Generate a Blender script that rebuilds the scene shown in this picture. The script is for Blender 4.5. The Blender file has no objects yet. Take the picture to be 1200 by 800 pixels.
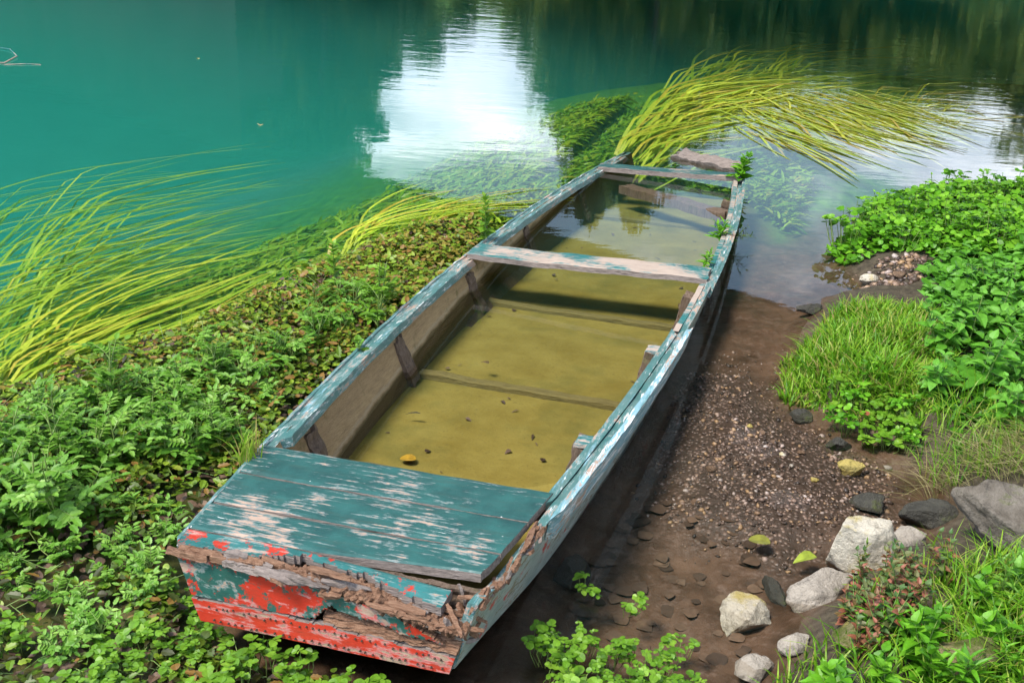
import bpy, math, random
import numpy as np
from mathutils import Matrix, Vector, noise as mnoise
random.seed(7); RNG = np.random.default_rng(7)
S = bpy.context.scene
COL = S.collection
R = math.radians

# ------------------------------------------------------------------ camera
CAM_H = 1.963
CR = np.array([0.99839983, 0.02318209, 0.05157876])
CD = np.array([0.0565489, -0.40929171, -0.9106495])
CF = np.array([0.0, 0.91210903, -0.4099477])
cam_d = bpy.data.cameras.new('camera'); cam = bpy.data.objects.new('camera', cam_d); COL.objects.link(cam)
cam_d.sensor_width = 36.0; cam_d.lens = 36.0 * 1350 / 1200
cam_d.clip_start = 0.05; cam_d.clip_end = 2000
cam.matrix_world = Matrix(((CR[0], -CD[0], -CF[0], 0), (CR[1], -CD[1], -CF[1], 0), (CR[2], -CD[2], -CF[2], CAM_H), (0, 0, 0, 1)))
S.camera = cam

# ------------------------------------------------------------------ sky, sun, exposure
SUN_EL, SUN_AZ = 58, 235          # azimuth clockwise from +Y: behind the photographer, to the left
W = bpy.data.worlds.new('World'); S.world = W; W.use_nodes = True
nt = W.node_tree; nt.nodes.clear()
def wn(t, **k):
    n = nt.nodes.new(t)
    for a, b in k.items(): setattr(n, a, b)
    return n
out = wn('ShaderNodeOutputWorld'); bg = wn('ShaderNodeBackground'); bg.inputs['Strength'].default_value = 0.15
sky = wn('ShaderNodeTexSky', sky_type='NISHITA', sun_disc=False, sun_elevation=R(SUN_EL), sun_rotation=R(SUN_AZ))
sky.air_density = 1.5; sky.dust_density = 0.3; sky.ozone_density = 1.5
tc = wn('ShaderNodeTexCoord'); mp = wn('ShaderNodeMapping'); mp.inputs['Scale'].default_value = (1, 1, 2.6); mp.inputs['Location'].default_value = (0.6, 0.4, 0.3)
no = wn('ShaderNodeTexNoise'); no.inputs['Scale'].default_value = 3.4; no.inputs['Detail'].default_value = 9; no.inputs['Roughness'].default_value = 0.55; no.inputs['Distortion'].default_value = 0.25
cr = wn('ShaderNodeValToRGB'); cr.color_ramp.elements[0].position = 0.46; cr.color_ramp.elements[1].position = 0.68
mix = wn('ShaderNodeMix', data_type='RGBA'); mix.inputs['B'].default_value = (52, 52, 53.5, 1)
L = nt.links.new
L(tc.outputs['Generated'], mp.inputs['Vector']); L(mp.outputs[0], no.inputs['Vector']); L(no.outputs['Fac'], cr.inputs[0])
no2 = wn('ShaderNodeTexNoise'); no2.inputs['Scale'].default_value = 9; no2.inputs['Detail'].default_value = 7
cr2 = wn('ShaderNodeValToRGB'); cr2.color_ramp.elements[0].position = 0.36; cr2.color_ramp.elements[1].position = 0.64
mix2 = wn('ShaderNodeMix', data_type='RGBA'); mix2.inputs['A'].default_value = (10, 11, 14, 1); mix2.inputs['B'].default_value = (20, 20.5, 22, 1)
L(mp.outputs[0], no2.inputs['Vector']); L(no2.outputs['Fac'], cr2.inputs[0]); L(cr2.outputs[0], mix2.inputs['Factor']); L(mix2.outputs['Result'], mix.inputs['B'])
L(cr.outputs[0], mix.inputs['Factor']); L(sky.outputs[0], mix.inputs['A']); L(mix.outputs['Result'], bg.inputs['Color']); L(bg.outputs[0], out.inputs['Surface'])
sd = bpy.data.lights.new('sun', 'SUN'); sun = bpy.data.objects.new('sun', sd); COL.objects.link(sun)
sd.energy = 3.0; sd.angle = R(14); sd.color = (1.0, 0.92, 0.79)
_d = Vector((math.sin(R(SUN_AZ)) * math.cos(R(SUN_EL)), math.cos(R(SUN_AZ)) * math.cos(R(SUN_EL)), math.sin(R(SUN_EL))))
sun.rotation_euler = _d.to_track_quat('Z', 'Y').to_euler(); sun.location = _d * 60
S.view_settings.view_transform = 'Standard'; S.view_settings.look = 'None'; S.view_settings.exposure = 0.92; S.view_settings.gamma = 1.0
S.render.engine = 'CYCLES'
cy = S.cycles
cy.use_denoising = True
cy.max_bounces = 8; cy.diffuse_bounces = 3; cy.glossy_bounces = 4; cy.transmission_bounces = 4; cy.transparent_max_bounces = 12; cy.volume_bounces = 1
cy.caustics_reflective = False; cy.caustics_refractive = False
cy.sample_clamp_indirect = 6

# ------------------------------------------------------------------ helpers
def at(px, py, z=0.0):
    """point at height z seen at a spot of the 1200x800 photograph"""
    d = CR * (px - 600) / 1350 + CD * (py - 400) / 1350 + CF
    t = (z - CAM_H) / d[2]
    return np.array([0, 0, CAM_H]) + t * d
def tag(o, label=None, cat=None, group=None, kind=None):
    if label: o['label'] = label
    if cat: o['category'] = cat
    if group: o['group'] = group
    if kind: o['kind'] = kind
    return o
def empty(name, loc=(0, 0, 0), rz=0):
    o = bpy.data.objects.new(name, None); COL.objects.link(o); o.location = loc; o.rotation_euler = (0, 0, rz); o.empty_display_size = .1
    return o
class MB:
    """collects vertices and faces of one mesh"""
    def __init__(s): s.V = []; s.nv = 0; s.F = []; s.rnd = []
    def add(s, V, F, mi=0, rnd=None, smooth=False):
        V = np.asarray(V, float).reshape(-1, 3)
        for f in (F if isinstance(F, list) and len(F) and isinstance(F[0], np.ndarray) and F[0].ndim == 2 else [np.asarray(F)]):
            s.F.append((f + s.nv, mi, smooth))
        s.V.append(V); s.nv += len(V)
        r = np.zeros(len(V)) if rnd is None else (np.full(len(V), rnd) if np.isscalar(rnd) else np.asarray(rnd))
        s.rnd.append(r)
    def mesh(s, name, mats):
        me = bpy.data.meshes.new(name)
        V = np.concatenate(s.V); me.vertices.add(len(V)); me.vertices.foreach_set('co', V.ravel())
        li = np.concatenate([f.ravel() for f, _, _ in s.F]); sz = np.concatenate([np.full(len(f), f.shape[1]) for f, _, _ in s.F])
        me.loops.add(len(li)); me.loops.foreach_set('vertex_index', li.astype(np.int32))
        me.polygons.add(len(sz)); st = np.concatenate([[0], np.cumsum(sz)[:-1]])
        me.polygons.foreach_set('loop_start', st.astype(np.int32)); me.polygons.foreach_set('loop_total', sz.astype(np.int32))
        me.polygons.foreach_set('material_index', np.concatenate([np.full(len(f), m) for f, m, _ in s.F]).astype(np.int32))
        me.polygons.foreach_set('use_smooth', np.concatenate([np.full(len(f), sm) for f, _, sm in s.F]))
        at_ = me.attributes.new('rnd', 'FLOAT', 'POINT'); at_.data.foreach_set('value', np.concatenate(s.rnd).astype(np.float32))
        for m in (mats if isinstance(mats, (list, tuple)) else [mats]): me.materials.append(m)
        me.update(calc_edges=True); me.validate()
        return me
    def obj(s, name, mats, parent=None):
        o = bpy.data.objects.new(name, s.mesh(name, mats)); COL.objects.link(o)
        if parent: o.parent = parent
        return o
def slab(mb, P, off, mask=None, mi=(0, 0, 0), smooth=False, rnd=None):
    """closed sheet over a grid of points P (nu,nv,3); off = thickness vector(s); cells where mask is False are torn out"""
    nu, nv = P.shape[:2]; off = np.broadcast_to(np.asarray(off, float), P.shape)
    n = nu * nv; V = np.concatenate([P.reshape(-1, 3), (P + off).reshape(-1, 3)])
    if mask is None: mask = np.ones((nu - 1, nv - 1), bool)
    idx = np.arange(n).reshape(nu, nv)
    a, b, c, d = idx[:-1, :-1], idx[1:, :-1], idx[1:, 1:], idx[:-1, 1:]
    q = np.stack([a, b, c, d], -1)[mask]
    top = q; bot = q[:, ::-1] + n
    m = np.pad(mask, 1); side = []
    I, J = np.nonzero(mask)
    for di, dj, e in ((-1, 0, (0, 3)), (1, 0, (2, 1)), (0, -1, (1, 0)), (0, 1, (3, 2))):
        sel = ~m[I + 1 + di, J + 1 + dj]
        if sel.any():
            p, r_ = q[sel][:, e[0]], q[sel][:, e[1]]
            side.append(np.stack([p, r_, r_ + n, p + n], -1))
    k0 = mb.nv
    mb.add(V, top, mi[0], rnd, smooth)
    mb.F.append((bot + k0, mi[1], smooth))
    if side: mb.F.append((np.concatenate(side) + k0, mi[2], False))
def tube(mb, pts, rad, n=6, mi=0, rnd=0.5, cap=True):
    pts = np.asarray(pts, float); m = len(pts); rad = np.broadcast_to(rad, (m,))
    t = np.gradient(pts, axis=0); t /= np.linalg.norm(t, axis=1)[:, None] + 1e-9
    ref = np.where(np.abs(t[:, 2:3]) > .9, [[1., 0, 0]], [[0, 0, 1.]])
    u = np.cross(t, ref); u /= np.linalg.norm(u, axis=1)[:, None] + 1e-9; v = np.cross(t, u)
    a = np.linspace(0, 2 * np.pi, n, endpoint=False)
    V = pts[:, None] + rad[:, None, None] * (np.cos(a)[None, :, None] * u[:, None] + np.sin(a)[None, :, None] * v[:, None])
    i = np.arange(m - 1)[:, None]; j = np.arange(n)[None]; j2 = (j + 1) % n
    F = np.stack([i * n + j + 0 * i, i * n + j2, (i + 1) * n + j2, (i + 1) * n + j], -1).reshape(-1, 4)
    mb.add(V.reshape(-1, 3), F, mi, rnd, True)
def vnoise(P, scale=1.0, seed=0.0, octaves=3):
    P = np.asarray(P, float); f = P.reshape(-1, P.shape[-1])
    if f.shape[1] == 2: f = np.c_[f, np.zeros(len(f))]
    o = Vector((seed * 13.1, seed * 7.7, seed * 3.3))
    r = np.array([mnoise.fractal(Vector(p) * scale + o, 1.0, 2.0, octaves) for p in f])
    return r.reshape(P.shape[:-1])
def seg_dist(P, poly, closed=True):
    """distance to a polyline, and inside flag"""
    A = np.asarray(poly, float); Bq = np.roll(A, -1, 0)
    if not closed: A, Bq = A[:-1], Bq[:-1]
    d2 = np.full(len(P), 1e9)
    for a, b in zip(A, Bq):
        ab = b - a; t = np.clip(((P - a) @ ab) / (ab @ ab + 1e-12), 0, 1)
        q = P - (a + t[:, None] * ab); d2 = np.minimum(d2, (q * q).sum(1))
    return np.sqrt(d2)
def inside(P, poly):
    A = np.asarray(poly, float); Bq = np.roll(A, -1, 0); r = np.zeros(len(P), bool)
    for a, b in zip(A, Bq):
        c = (a[1] > P[:, 1]) != (b[1] > P[:, 1])
        xx = (b[0] - a[0]) * (P[:, 1] - a[1]) / (b[1] - a[1] + 1e-12) + a[0]
        r ^= c & (P[:, 0] < xx)
    return r
def wpoly(pix, z=0.0): return np.array([at(x, y, z)[:2] for x, y in pix])
def sample(poly, n, seed=0):
    g = np.random.default_rng(seed); poly = np.asarray(poly); lo, hi = poly.min(0), poly.max(0); out_ = []
    tot = 0
    while tot < n:
        P = lo + (hi - lo) * g.random((n * 2, 2)); P = P[inside(P, poly)]; out_.append(P); tot += len(P)
    return np.concatenate(out_)[:n]
def rotm(yaw, pitch=0.0, roll=0.0):
    """arrays of rotation matrices: roll about y, pitch about x, yaw about z"""
    yaw, pitch, roll = np.broadcast_arrays(np.asarray(yaw, float), pitch, roll)
    z = np.zeros_like(yaw); o = z + 1
    Rz = np.stack([np.cos(yaw), -np.sin(yaw), z, np.sin(yaw), np.cos(yaw), z, z, z, o], -1).reshape(*yaw.shape, 3, 3)
    Rx = np.stack([o, z, z, z, np.cos(pitch), -np.sin(pitch), z, np.sin(pitch), np.cos(pitch)], -1).reshape(*yaw.shape, 3, 3)
    Ry = np.stack([np.cos(roll), z, np.sin(roll), z, o, z, -np.sin(roll), z, np.cos(roll)], -1).reshape(*yaw.shape, 3, 3)
    return Rz @ Rx @ Ry
def scatter(mb, T, F, pos, M, scale, rnd, mi=0, smooth=False):
    """many copies of a template (verts T, list of face arrays F) merged into one mesh"""
    n, k = len(pos), len(T)
    sc = np.asarray(scale, float); sc = sc[:, None] if sc.ndim == 1 else sc
    V = np.einsum('nij,nkj->nki', M, T[None] * sc[:, None, :]) + np.asarray(pos)[:, None]
    FF = [(f[None] + (np.arange(n) * k)[:, None, None]).reshape(-1, f.shape[1]) for f in F]
    mb.add(V.reshape(-1, 3), FF, mi, np.repeat(rnd, k), smooth)

# ------------------------------------------------------------------ materials
def nmat(name):
    m = bpy.data.materials.new(name); m.use_nodes = True; m.node_tree.nodes.clear()
    return m, N(m.node_tree)
class N:
    def __init__(s, t): s.t = t
    def __call__(s, typ, ins=None, **k):
        n = s.t.nodes.new('ShaderNode' + typ)
        for a, b in k.items(): setattr(n, a, b)
        for a, b in (ins or {}).items():
            if hasattr(b, 'is_output') or isinstance(b, bpy.types.NodeSocket): s.t.links.new(b, n.inputs[a])
            else: n.inputs[a].default_value = b
        return n
    def noise(s, vec, scale, detail=6, rough=.6, dist=0.0): return s('TexNoise', {'Vector': vec, 'Scale': scale, 'Detail': detail, 'Roughness': rough, 'Distortion': dist}).outputs['Fac']
    def map(s, vec, scale=(1, 1, 1), loc=(0, 0, 0)): return s('Mapping', {'Vector': vec, 'Scale': scale, 'Location': loc}).outputs[0]
    def ramp(s, fac, *stops, interp='LINEAR'):
        n = s('ValToRGB', {'Fac': fac}); c = n.color_ramp; c.interpolation = interp
        while len(c.elements) < len(stops): c.elements.new(.5)
        for e, (p, col) in zip(c.elements, stops): e.position = p; e.color = (col, col, col, 1) if np.isscalar(col) else (*col, 1)
        return n.outputs[0]
    def mix(s, f, a, b, blend='MIX'):
        n = s('Mix', data_type='RGBA', blend_type=blend)
        for i, v in ((0, f), (6, a), (7, b)):
            if isinstance(v, bpy.types.NodeSocket): s.t.links.new(v, n.inputs[i])
            else: n.inputs[i].default_value = v if i == 0 else (*v[:3], 1)
        return n.outputs[2]
    def math(s, op, a, b=0.0):
        n = s('Math', operation=op)
        for i, v in ((0, a), (1, b)):
            if isinstance(v, bpy.types.NodeSocket): s.t.links.new(v, n.inputs[i])
            else: n.inputs[i].default_value = v
        return n.outputs[0]
    def bump(s, h, strength=.5, dist=.01): return s('Bump', {'Height': h, 'Strength': strength, 'Distance': dist}).outputs[0]
    def out(s, sh, vol=None):
        o = s('OutputMaterial', {'Surface': sh} if sh is not None else {})
        if vol is not None: s.t.links.new(vol, o.inputs['Volume'])
    def bsdf(s, col, rough=.6, normal=None, spec=.5, **k):
        i = {'Base Color': col if isinstance(col, bpy.types.NodeSocket) else (*col, 1), 'Roughness': rough, 'Specular IOR Level': spec}
        if normal is not None: i['Normal'] = normal
        i.update(k)
        return s('BsdfPrincipled', i).outputs[0]
    def obj(s): return s('TexCoord').outputs['Object']
    def sep(s, v): return s('SeparateXYZ', {'Vector': v}).outputs
    def rnd(s): return s('Attribute', attribute_name='rnd').outputs['Fac']

def leaf_mat(name, cols, trans=.35, rough=.45, spec=.4):
    m, n = nmat(name)
    r = n.rnd(); o = n('TexCoord').outputs['Object']
    st = [(i / (len(cols) - 1), c) for i, c in enumerate(cols)]
    c = n.ramp(r, *st)
    nz = n.noise(o, 60, 3)
    c = n.mix(.5, c, n.mix(1.0, c, n.ramp(nz, (.3, .55), (.7, 1.35)), 'MULTIPLY'))
    b = n.bsdf(c, rough, spec=spec)
    t = n('BsdfTranslucent', {'Color': c}).outputs[0]
    n.out(n('MixShader', {0: trans, 1: b, 2: t}).outputs[0])
    return m

TEAL = (.028, .155, .155); TEALD = (.016, .09, .085); BLUE = (.20, .36, .42); WHITE = (.66, .67, .66); RED = (.42, .030, .014)
WOODL = (.40, .29, .21); WOODP = (.38, .275, .23); WOODD = (.13, .085, .055); GREYW = (.26, .225, .19)
def paint_mat(name, stretch, base=TEAL, base2=TEALD, wear=.5, under=WOODP, under2=WOODL, white=.0, red=0.0, redz=None, seed=0.0, blue=0.0, spots=False, dirt=.4, rough=.5, wear_big=.5):
    """old flaking paint over wood; stretch = noise scale along x, s, up of the boat"""
    m, n = nmat(name)
    o = n.map(n.obj(), (1, 1, 1), (seed, seed * 1.7, seed * .6))
    g = n.map(o, stretch)
    fine = n.noise(g, 9, 10, .68, .3); big = n.noise(o, 3.5, 4, .6)
    fleck = n.noise(o, 55, 4, .65)
    w = n.math('ADD', n.math('MULTIPLY', fine, .62), n.math('ADD', n.math('MULTIPLY', big, wear_big), n.math('MULTIPLY', fleck, .16)))
    th = .78 + (wear_big - .5) * .5 - wear * .25
    wm = n.ramp(w, (th, 0.0), (th + .018, 1.0))
    edge = n.ramp(w, (th - .05, 0.0), (th - .01, 1.0))
    col = n.mix(n.ramp(n.noise(o, 14, 6), (.35, 0.), (.7, 1.)), base, base2)
    if blue: col = n.mix(n.ramp(n.noise(g, 4, 8, .7), (.62 - blue * .3, 0.), (.72 - blue * .3, 1.)), col, BLUE)
    if white: col = n.mix(n.ramp(n.noise(n.map(g, (1, 1, 1), (5, 2, 1)), 6, 9, .7), (.70 - white * .3, 0.), (.74 - white * .3, 1.)), col, WHITE)
    if red:
        rm = n.ramp(n.noise(n.map(o, (1, 1, 1), (3, 7, 2)), 13, 12, .72), (.68 - red * .32, 0.), (.70 - red * .32, 1.))
        col = n.mix(rm, col, RED)
    col = n.mix(n.math('MULTIPLY', edge, .25), col, WHITE)
    grain = n.noise(n.map(g, (1, 1, 1), (1, 4, 2)), 26, 6, .6)
    wood = n.mix(n.ramp(grain, (.36, 0.), (.66, 1.)), under, under2)
    wood = n.mix(n.ramp(n.noise(g, 14, 8, .7), (.56, 0.), (.72, .8)), wood, WOODD)
    col = n.mix(wm, col, wood)
    if spots:
        v = n('TexVoronoi', {'Vector': n.map(o, (1, 1, 1)), 'Scale': 13.0, 'Randomness': 1.0}).outputs['Distance']
        ns = n.noise(o, 7, 2)
        col = n.mix(n.ramp(n.math('ADD', v, n.math('MULTIPLY', ns, .22)), (.135, 1.), (.15, 0.)), col, WHITE)
    col = n.mix(n.ramp(n.noise(g, 5, 10, .75), (.52, 0.), (.8, dirt)), col, (.06, .05, .03))
    h = n.math('ADD', n.math('MULTIPLY', wm, -.8), n.math('ADD', n.math('MULTIPLY', grain, .5), n.math('MULTIPLY', fleck, .3)))
    n.out(n.bsdf(col, n.mix(wm, (rough,) * 3, (.85,) * 3), n.bump(h, .55, .004), .35))
    return m
def wood_mat(name, stretch, a, b, dark=WOODD, darkamt=.7, moss=0.0, seed=0., rough=.8, wet=False):
    m, n = nmat(name)
    o = n.map(n.obj(), (1, 1, 1), (seed, seed, seed)); g = n.map(o, stretch)
    gr = n.noise(g, 22, 8, .65, .4)
    col = n.mix(n.ramp(gr, (.33, 0.), (.68, 1.)), a, b)
    col = n.mix(n.ramp(n.noise(g, 8, 8, .7), (.5, 0.), (.75, darkamt)), col, dark)
    if moss: col = n.mix(n.ramp(n.noise(o, 9, 8, .7), (.62 - moss * .3, 0.), (.76 - moss * .3, .8)), col, (.09, .105, .02))
    if wet:     # tide marks left by the standing water
        zz = n.math('ADD', n.sep(n('NewGeometry').outputs['Position'])[2], n.math('MULTIPLY', n.noise(o, 7, 5, .6), .03))
        col = n.mix(n.ramp(zz, (.022, .85), (.034, 0.)), col, (.10, .075, .022))
        col = n.mix(n.ramp(zz, (.030, 0.), (.038, .55), (.050, 0.)), col, (.50, .42, .30))
        col = n.mix(n.ramp(n.math('ADD', zz, n.math('MULTIPLY', n.noise(g, 5, 6, .7), .06)), (.09, .0), (.16, .3)), col, (.20, .12, .07))
    n.out(n.bsdf(col, rough, n.bump(n.math('ADD', gr, n.math('MULTIPLY', n.noise(g, 60, 4, .7), .5)), .9, .010), .3))
    return m

M_DECK = paint_mat('flaking_teal_deck_paint', (1.1, 9, 9), wear=.27, white=.12, spots=True, dirt=.55, wear_big=.6, base=(.026, .105, .098), base2=(.014, .058, .058))
M_DECKF = paint_mat('teal_red_front_plank_paint', (1.1, 9, 9), wear=.30, red=.4, dirt=.6, seed=4)
M_SEAT = paint_mat('worn_seat_paint', (1.0, 10, 10), wear=.62, wear_big=.8, white=.1, dirt=.5, seed=2, under=(.36, .285, .24), under2=(.42, .34, .28))
M_RAIL = paint_mat('rail_paint', (10, 1.2, 10), wear=.32, white=.36, blue=.2, dirt=.55, seed=1, base=(.05, .145, .14), base2=(.10, .18, .17))
M_RAILB = paint_mat('blue_rail_paint', (10, 1.2, 10), wear=.30, white=.6, blue=.6, dirt=.5, seed=8, base=(.10, .24, .26), base2=(.16, .30, .32))
M_OUT = paint_mat('outer_side_paint', (10, 1.2, 10), wear=.42, white=.15, red=.25, blue=.1, dirt=.85, seed=3, under=(.22, .18, .11), under2=(.28, .25, .17), base=(.38, .42, .38), base2=(.20, .26, .22))
M_TRANS = paint_mat('transom_paint', (2, 5, 4), wear=.40, red=.60, dirt=.85, seed=6, base=(.016, .075, .06), base2=(.02, .11, .09), under=(.36, .25, .19))
M_STRIP = paint_mat('red_strip_paint', (1.2, 5, 6), wear=.42, dirt=.9, seed=9, base=RED, base2=(.5, .05, .025), under=(.3, .2, .13))
M_INNER = wood_mat('inner_side_wood', (9, .9, 9), (.56, .40, .22), (.42, .29, .145), (.10, .065, .04), .45, moss=.15, wet=True)
M_RIB = wood_mat('rib_wood', (7, 7, 1), (.12, .08, .055), (.23, .165, .12), (.02, .014, .010), .95, moss=.2)
M_ROT = wood_mat('rotten_wood', (1.6, 12, 12), (.19, .09, .05), (.37, .22, .14), (.07, .035, .02), .9, seed=5)
M_ROTG = wood_mat('grey_rotten_wood', (1.5, 8, 8), (.20, .165, .145), (.33, .27, .24), (.04, .03, .025), .9, seed=2)
M_BATTEN = wood_mat('algae_batten', (1.2, 8, 8), (.17, .135, .04), (.24, .20, .07), (.05, .04, .015), .6)
def floor_mat():
    m, n = nmat('silted_boat_floor')
    o = n.obj()
    c = n.mix(n.ramp(n.noise(o, 5, 8, .65), (.3, 0.), (.72, 1.)), (.165, .122, .020), (.25, .20, .045))
    c = n.mix(n.ramp(n.noise(o, 70, 4, .7), (.57, 0.), (.72, .6)), c, (.09, .07, .018))
    c = n.mix(n.ramp(n.noise(n.map(o, (1, 1, 1), (3, 1, 0)), 2.2, 6, .6), (.54, 0.), (.68, .6)), c, (.10, .095, .02))
    n.out(n.bsdf(c, .9, n.bump(n.noise(o, 40, 6), .4, .01), .2)); return m
M_FLOOR = floor_mat()
def rock_mat(name, a, b, dark, moss=0.0, yellow=0.0, scale=9.0, speck=.5):
    m, n = nmat(name)
    o = n.obj()
    c = n.mix(n.ramp(n.noise(o, scale, 10, .68), (.35, 0.), (.66, 1.)), a, b)
    c = n.mix(n.ramp(n.noise(n.map(o, (1, 1, 1), (2, 5, 1)), scale * 2.2, 10, .75), (.52, 0.), (.68, speck)), c, dark)
    nz = n('NewGeometry').outputs['Normal']
    if moss: c = n.mix(n.math('MULTIPLY', n.ramp(n.sep(nz)[2], (.1, 0.), (.8, 1.)), n.ramp(n.noise(o, scale * .8, 8, .7), (.62 - moss * .35, 0.), (.75 - moss * .35, 1.))), c, (.085, .105, .02))
    if yellow: c = n.mix(n.ramp(n.noise(n.map(o, (1, 1, 1), (7, 1, 3)), scale * .6, 8, .7), (.62 - yellow * .3, 0.), (.72 - yellow * .3, .8)), c, (.42, .33, .08))
    h = n.math('ADD', n.noise(o, scale * 3, 10, .7), n.math('MULTIPLY', n.noise(o, scale * 14, 5, .6), .35))
    n.out(n.bsdf(c, .88, n.bump(h, 1.0, .016), .25)); return m
M_LIME = rock_mat('pale_limestone', (.60, .55, .45), (.42, .37, .29), (.14, .115, .085), yellow=.38, speck=.75)
M_GREY = rock_mat('grey_limestone', (.42, .37, .31), (.24, .21, .175), (.04, .036, .032), moss=.15, speck=.8)
M_DARKR = rock_mat('dark_wet_stone', (.045, .043, .036), (.09, .085, .068), (.015, .015, .013), moss=.2, scale=14)
M_YELR = rock_mat('yellow_lichen_stone', (.42, .33, .09), (.32, .25, .09), (.1, .08, .03), moss=.3)
M_BOULD = rock_mat('boulder_rock', (.09, .075, .058), (.24, .21, .175), (.022, .02, .018), moss=.3, scale=9, speck=.95)
M_MOSSR = rock_mat('mossy_rock', (.30, .235, .13), (.22, .18, .11), (.05, .045, .03), moss=.75, yellow=.3)
M_BROWNR = rock_mat('brown_stone', (.17, .105, .065), (.25, .165, .11), (.05, .035, .025), scale=20)

# ------------------------------------------------------------------ terrain
SHELF = wpoly([(-420, 640), (-150, 545), (0, 480), (120, 428), (220, 385), (330, 315), (440, 262), (520, 240), (600, 210), (650, 165), (720, 105), (820, 70), (960, 58), (1120, 70), (1400, 85)])
SHELF = np.r_[[[-14, 3.0]], SHELF, [[30, 14]]]
SHELF_IN = np.r_[SHELF, [[30, -8], [-14, -8]]]
BANK = wpoly([(1500, 175), (1240, 176), (1110, 190), (1050, 205), (1005, 228), (975, 290), (978, 318), (1000, 335), (960, 352), (940, 375), (925, 425), (935, 468), (975, 492), (1030, 520), (1085, 548), (1105, 590), (1075, 630), (1010, 640), (975, 690), (925, 722), (905, 770), (880, 830), (860, 960), (1700, 1200)])
BOAT_O = np.array([-0.4333, 2.2996, 0.2801]); BX = np.array([0.96032, -0.27476, 0.04788]); BS = np.array([0.27706, 0.9595, -0.05088]); BU = np.array([-0.03197, 0.06212, 0.99756])
GRAV = wpoly([(800, 420), (880, 430), (930, 480), (1040, 540), (1060, 600), (960, 640), (930, 660), (860, 620), (790, 590), (770, 520)])
def sstep(a, b, x): t = np.clip((x - a) / (b - a), 0, 1); return t * t * (3 - 2 * t)
def terrain(P, rough=True):
    P = np.atleast_2d(np.asarray(P, float))
    ds = seg_dist(P, SHELF, False) * np.where(inside(P, SHELF_IN), 1, -1)       # + on the shelf
    z = np.where(ds > 0, -.09 - .12 * np.exp(-ds / .35) * 1.0, -.21 + ds * (.24 + .10 * sstep(-.5, -3, ds)))
    z = np.where(ds < 0, np.maximum(z, -2.4), z)
    # right: a shallow clear arm beyond the boat, a muddy inlet beside it
    db = seg_dist(P, BANK) * np.where(inside(P, BANK), 1, -1)
    arm = sstep(5.0, 7.5, P[:, 1]) * sstep(-.3, .6, P[:, 0])
    z = z - arm * .14 * (ds > 0)
    inlet = np.exp(-np.maximum(-db, 0) / .8) * (P[:, 1] < 6)
    z = z + .045 * inlet * (ds > 0) * (P[:, 0] > 0)
    g = np.where(inside(P, GRAV), 1, -1) * seg_dist(P, GRAV)
    z = z + sstep(-.12, .3, g) * .055 - .05 * np.exp(-(((P[:, 0] - .42) / .35) ** 2 + ((P[:, 1] - 2.75) / .4) ** 2))
    up = np.where(db > -.1, sstep(-.1, .22, db) * .14 + np.clip(db - .12, 0, 3) * .10, 0)
    z = np.where(db > -.1, np.maximum(z + up, z), z)
    # under the near end of the boat the ground comes up to the surface at the left
    near = sstep(3.3, 2.2, P[:, 1]) * sstep(.2, -.6, P[:, 0])
    z = z + near * .06
    z = np.where(P[:, 1] < 1.2, np.maximum(z, -.05 + (1.2 - P[:, 1]) * .12), z)      # the photographer's bank
    far = sstep(44, 58, P[:, 1]); z = z * (1 - far) + far * (1.5 + .27 * np.clip(P[:, 1] - 56, 0, 60) * (1 + .12 * np.sin(P[:, 0] * .07)))                          # the far bank
    sdx = sstep(55, 75, np.abs(P[:, 0])); z = z * (1 - sdx) + sdx * 1.5
    if rough:
        k = (np.abs(P[:, 0]) < 6) & (P[:, 1] < 12)
        nz = np.zeros(len(P)); nz[k] = vnoise(P[k], 3.0, 1, 4) * .018 + vnoise(P[k], 11., 2, 3) * .010
        z = z + nz
    # never through the boat's bottom
    q = np.c_[P, np.zeros(len(P))] - BOAT_O; s = q @ BS; x = q @ BX
    under = (s > -.1) & (s < 5.7) & (np.abs(x) < .75)
    lim = BOAT_O[2] + BS[2] * np.clip(s, 0, 5.4) - .30 + .05 * np.abs(x) + 1.1 * np.maximum(0, np.abs(x) - .42)
    z = np.where(under, np.minimum(z, lim), z)
    return z
def ground(px, py, dz=0.0):
    z = 0.0
    for _ in range(5):
        p = at(px, py, z + dz); z = float(terrain(p[:2], False)[0])
    return np.array([p[0], p[1], z])
def axis(*segs): return np.unique(np.concatenate([np.arange(a, b, st) for a, b, st in segs]).round(4))
gx = axis((-300, -60, 40), (-60, -12, 4), (-12, -4, .5), (-4, 3.6, .035), (3.6, 9, .3), (9, 60, 4), (60, 341, 40))
gy = axis((-300, -20, 40), (-20, 0, 2), (0, 1.8, .3), (1.8, 8.6, .035), (8.6, 14, .25), (14, 70, 2.5), (70, 431, 40))
GX, GY = np.meshgrid(gx, gy, indexing='ij'); GP = np.c_[GX.ravel(), GY.ravel()]
GZ = terrain(GP)
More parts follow.
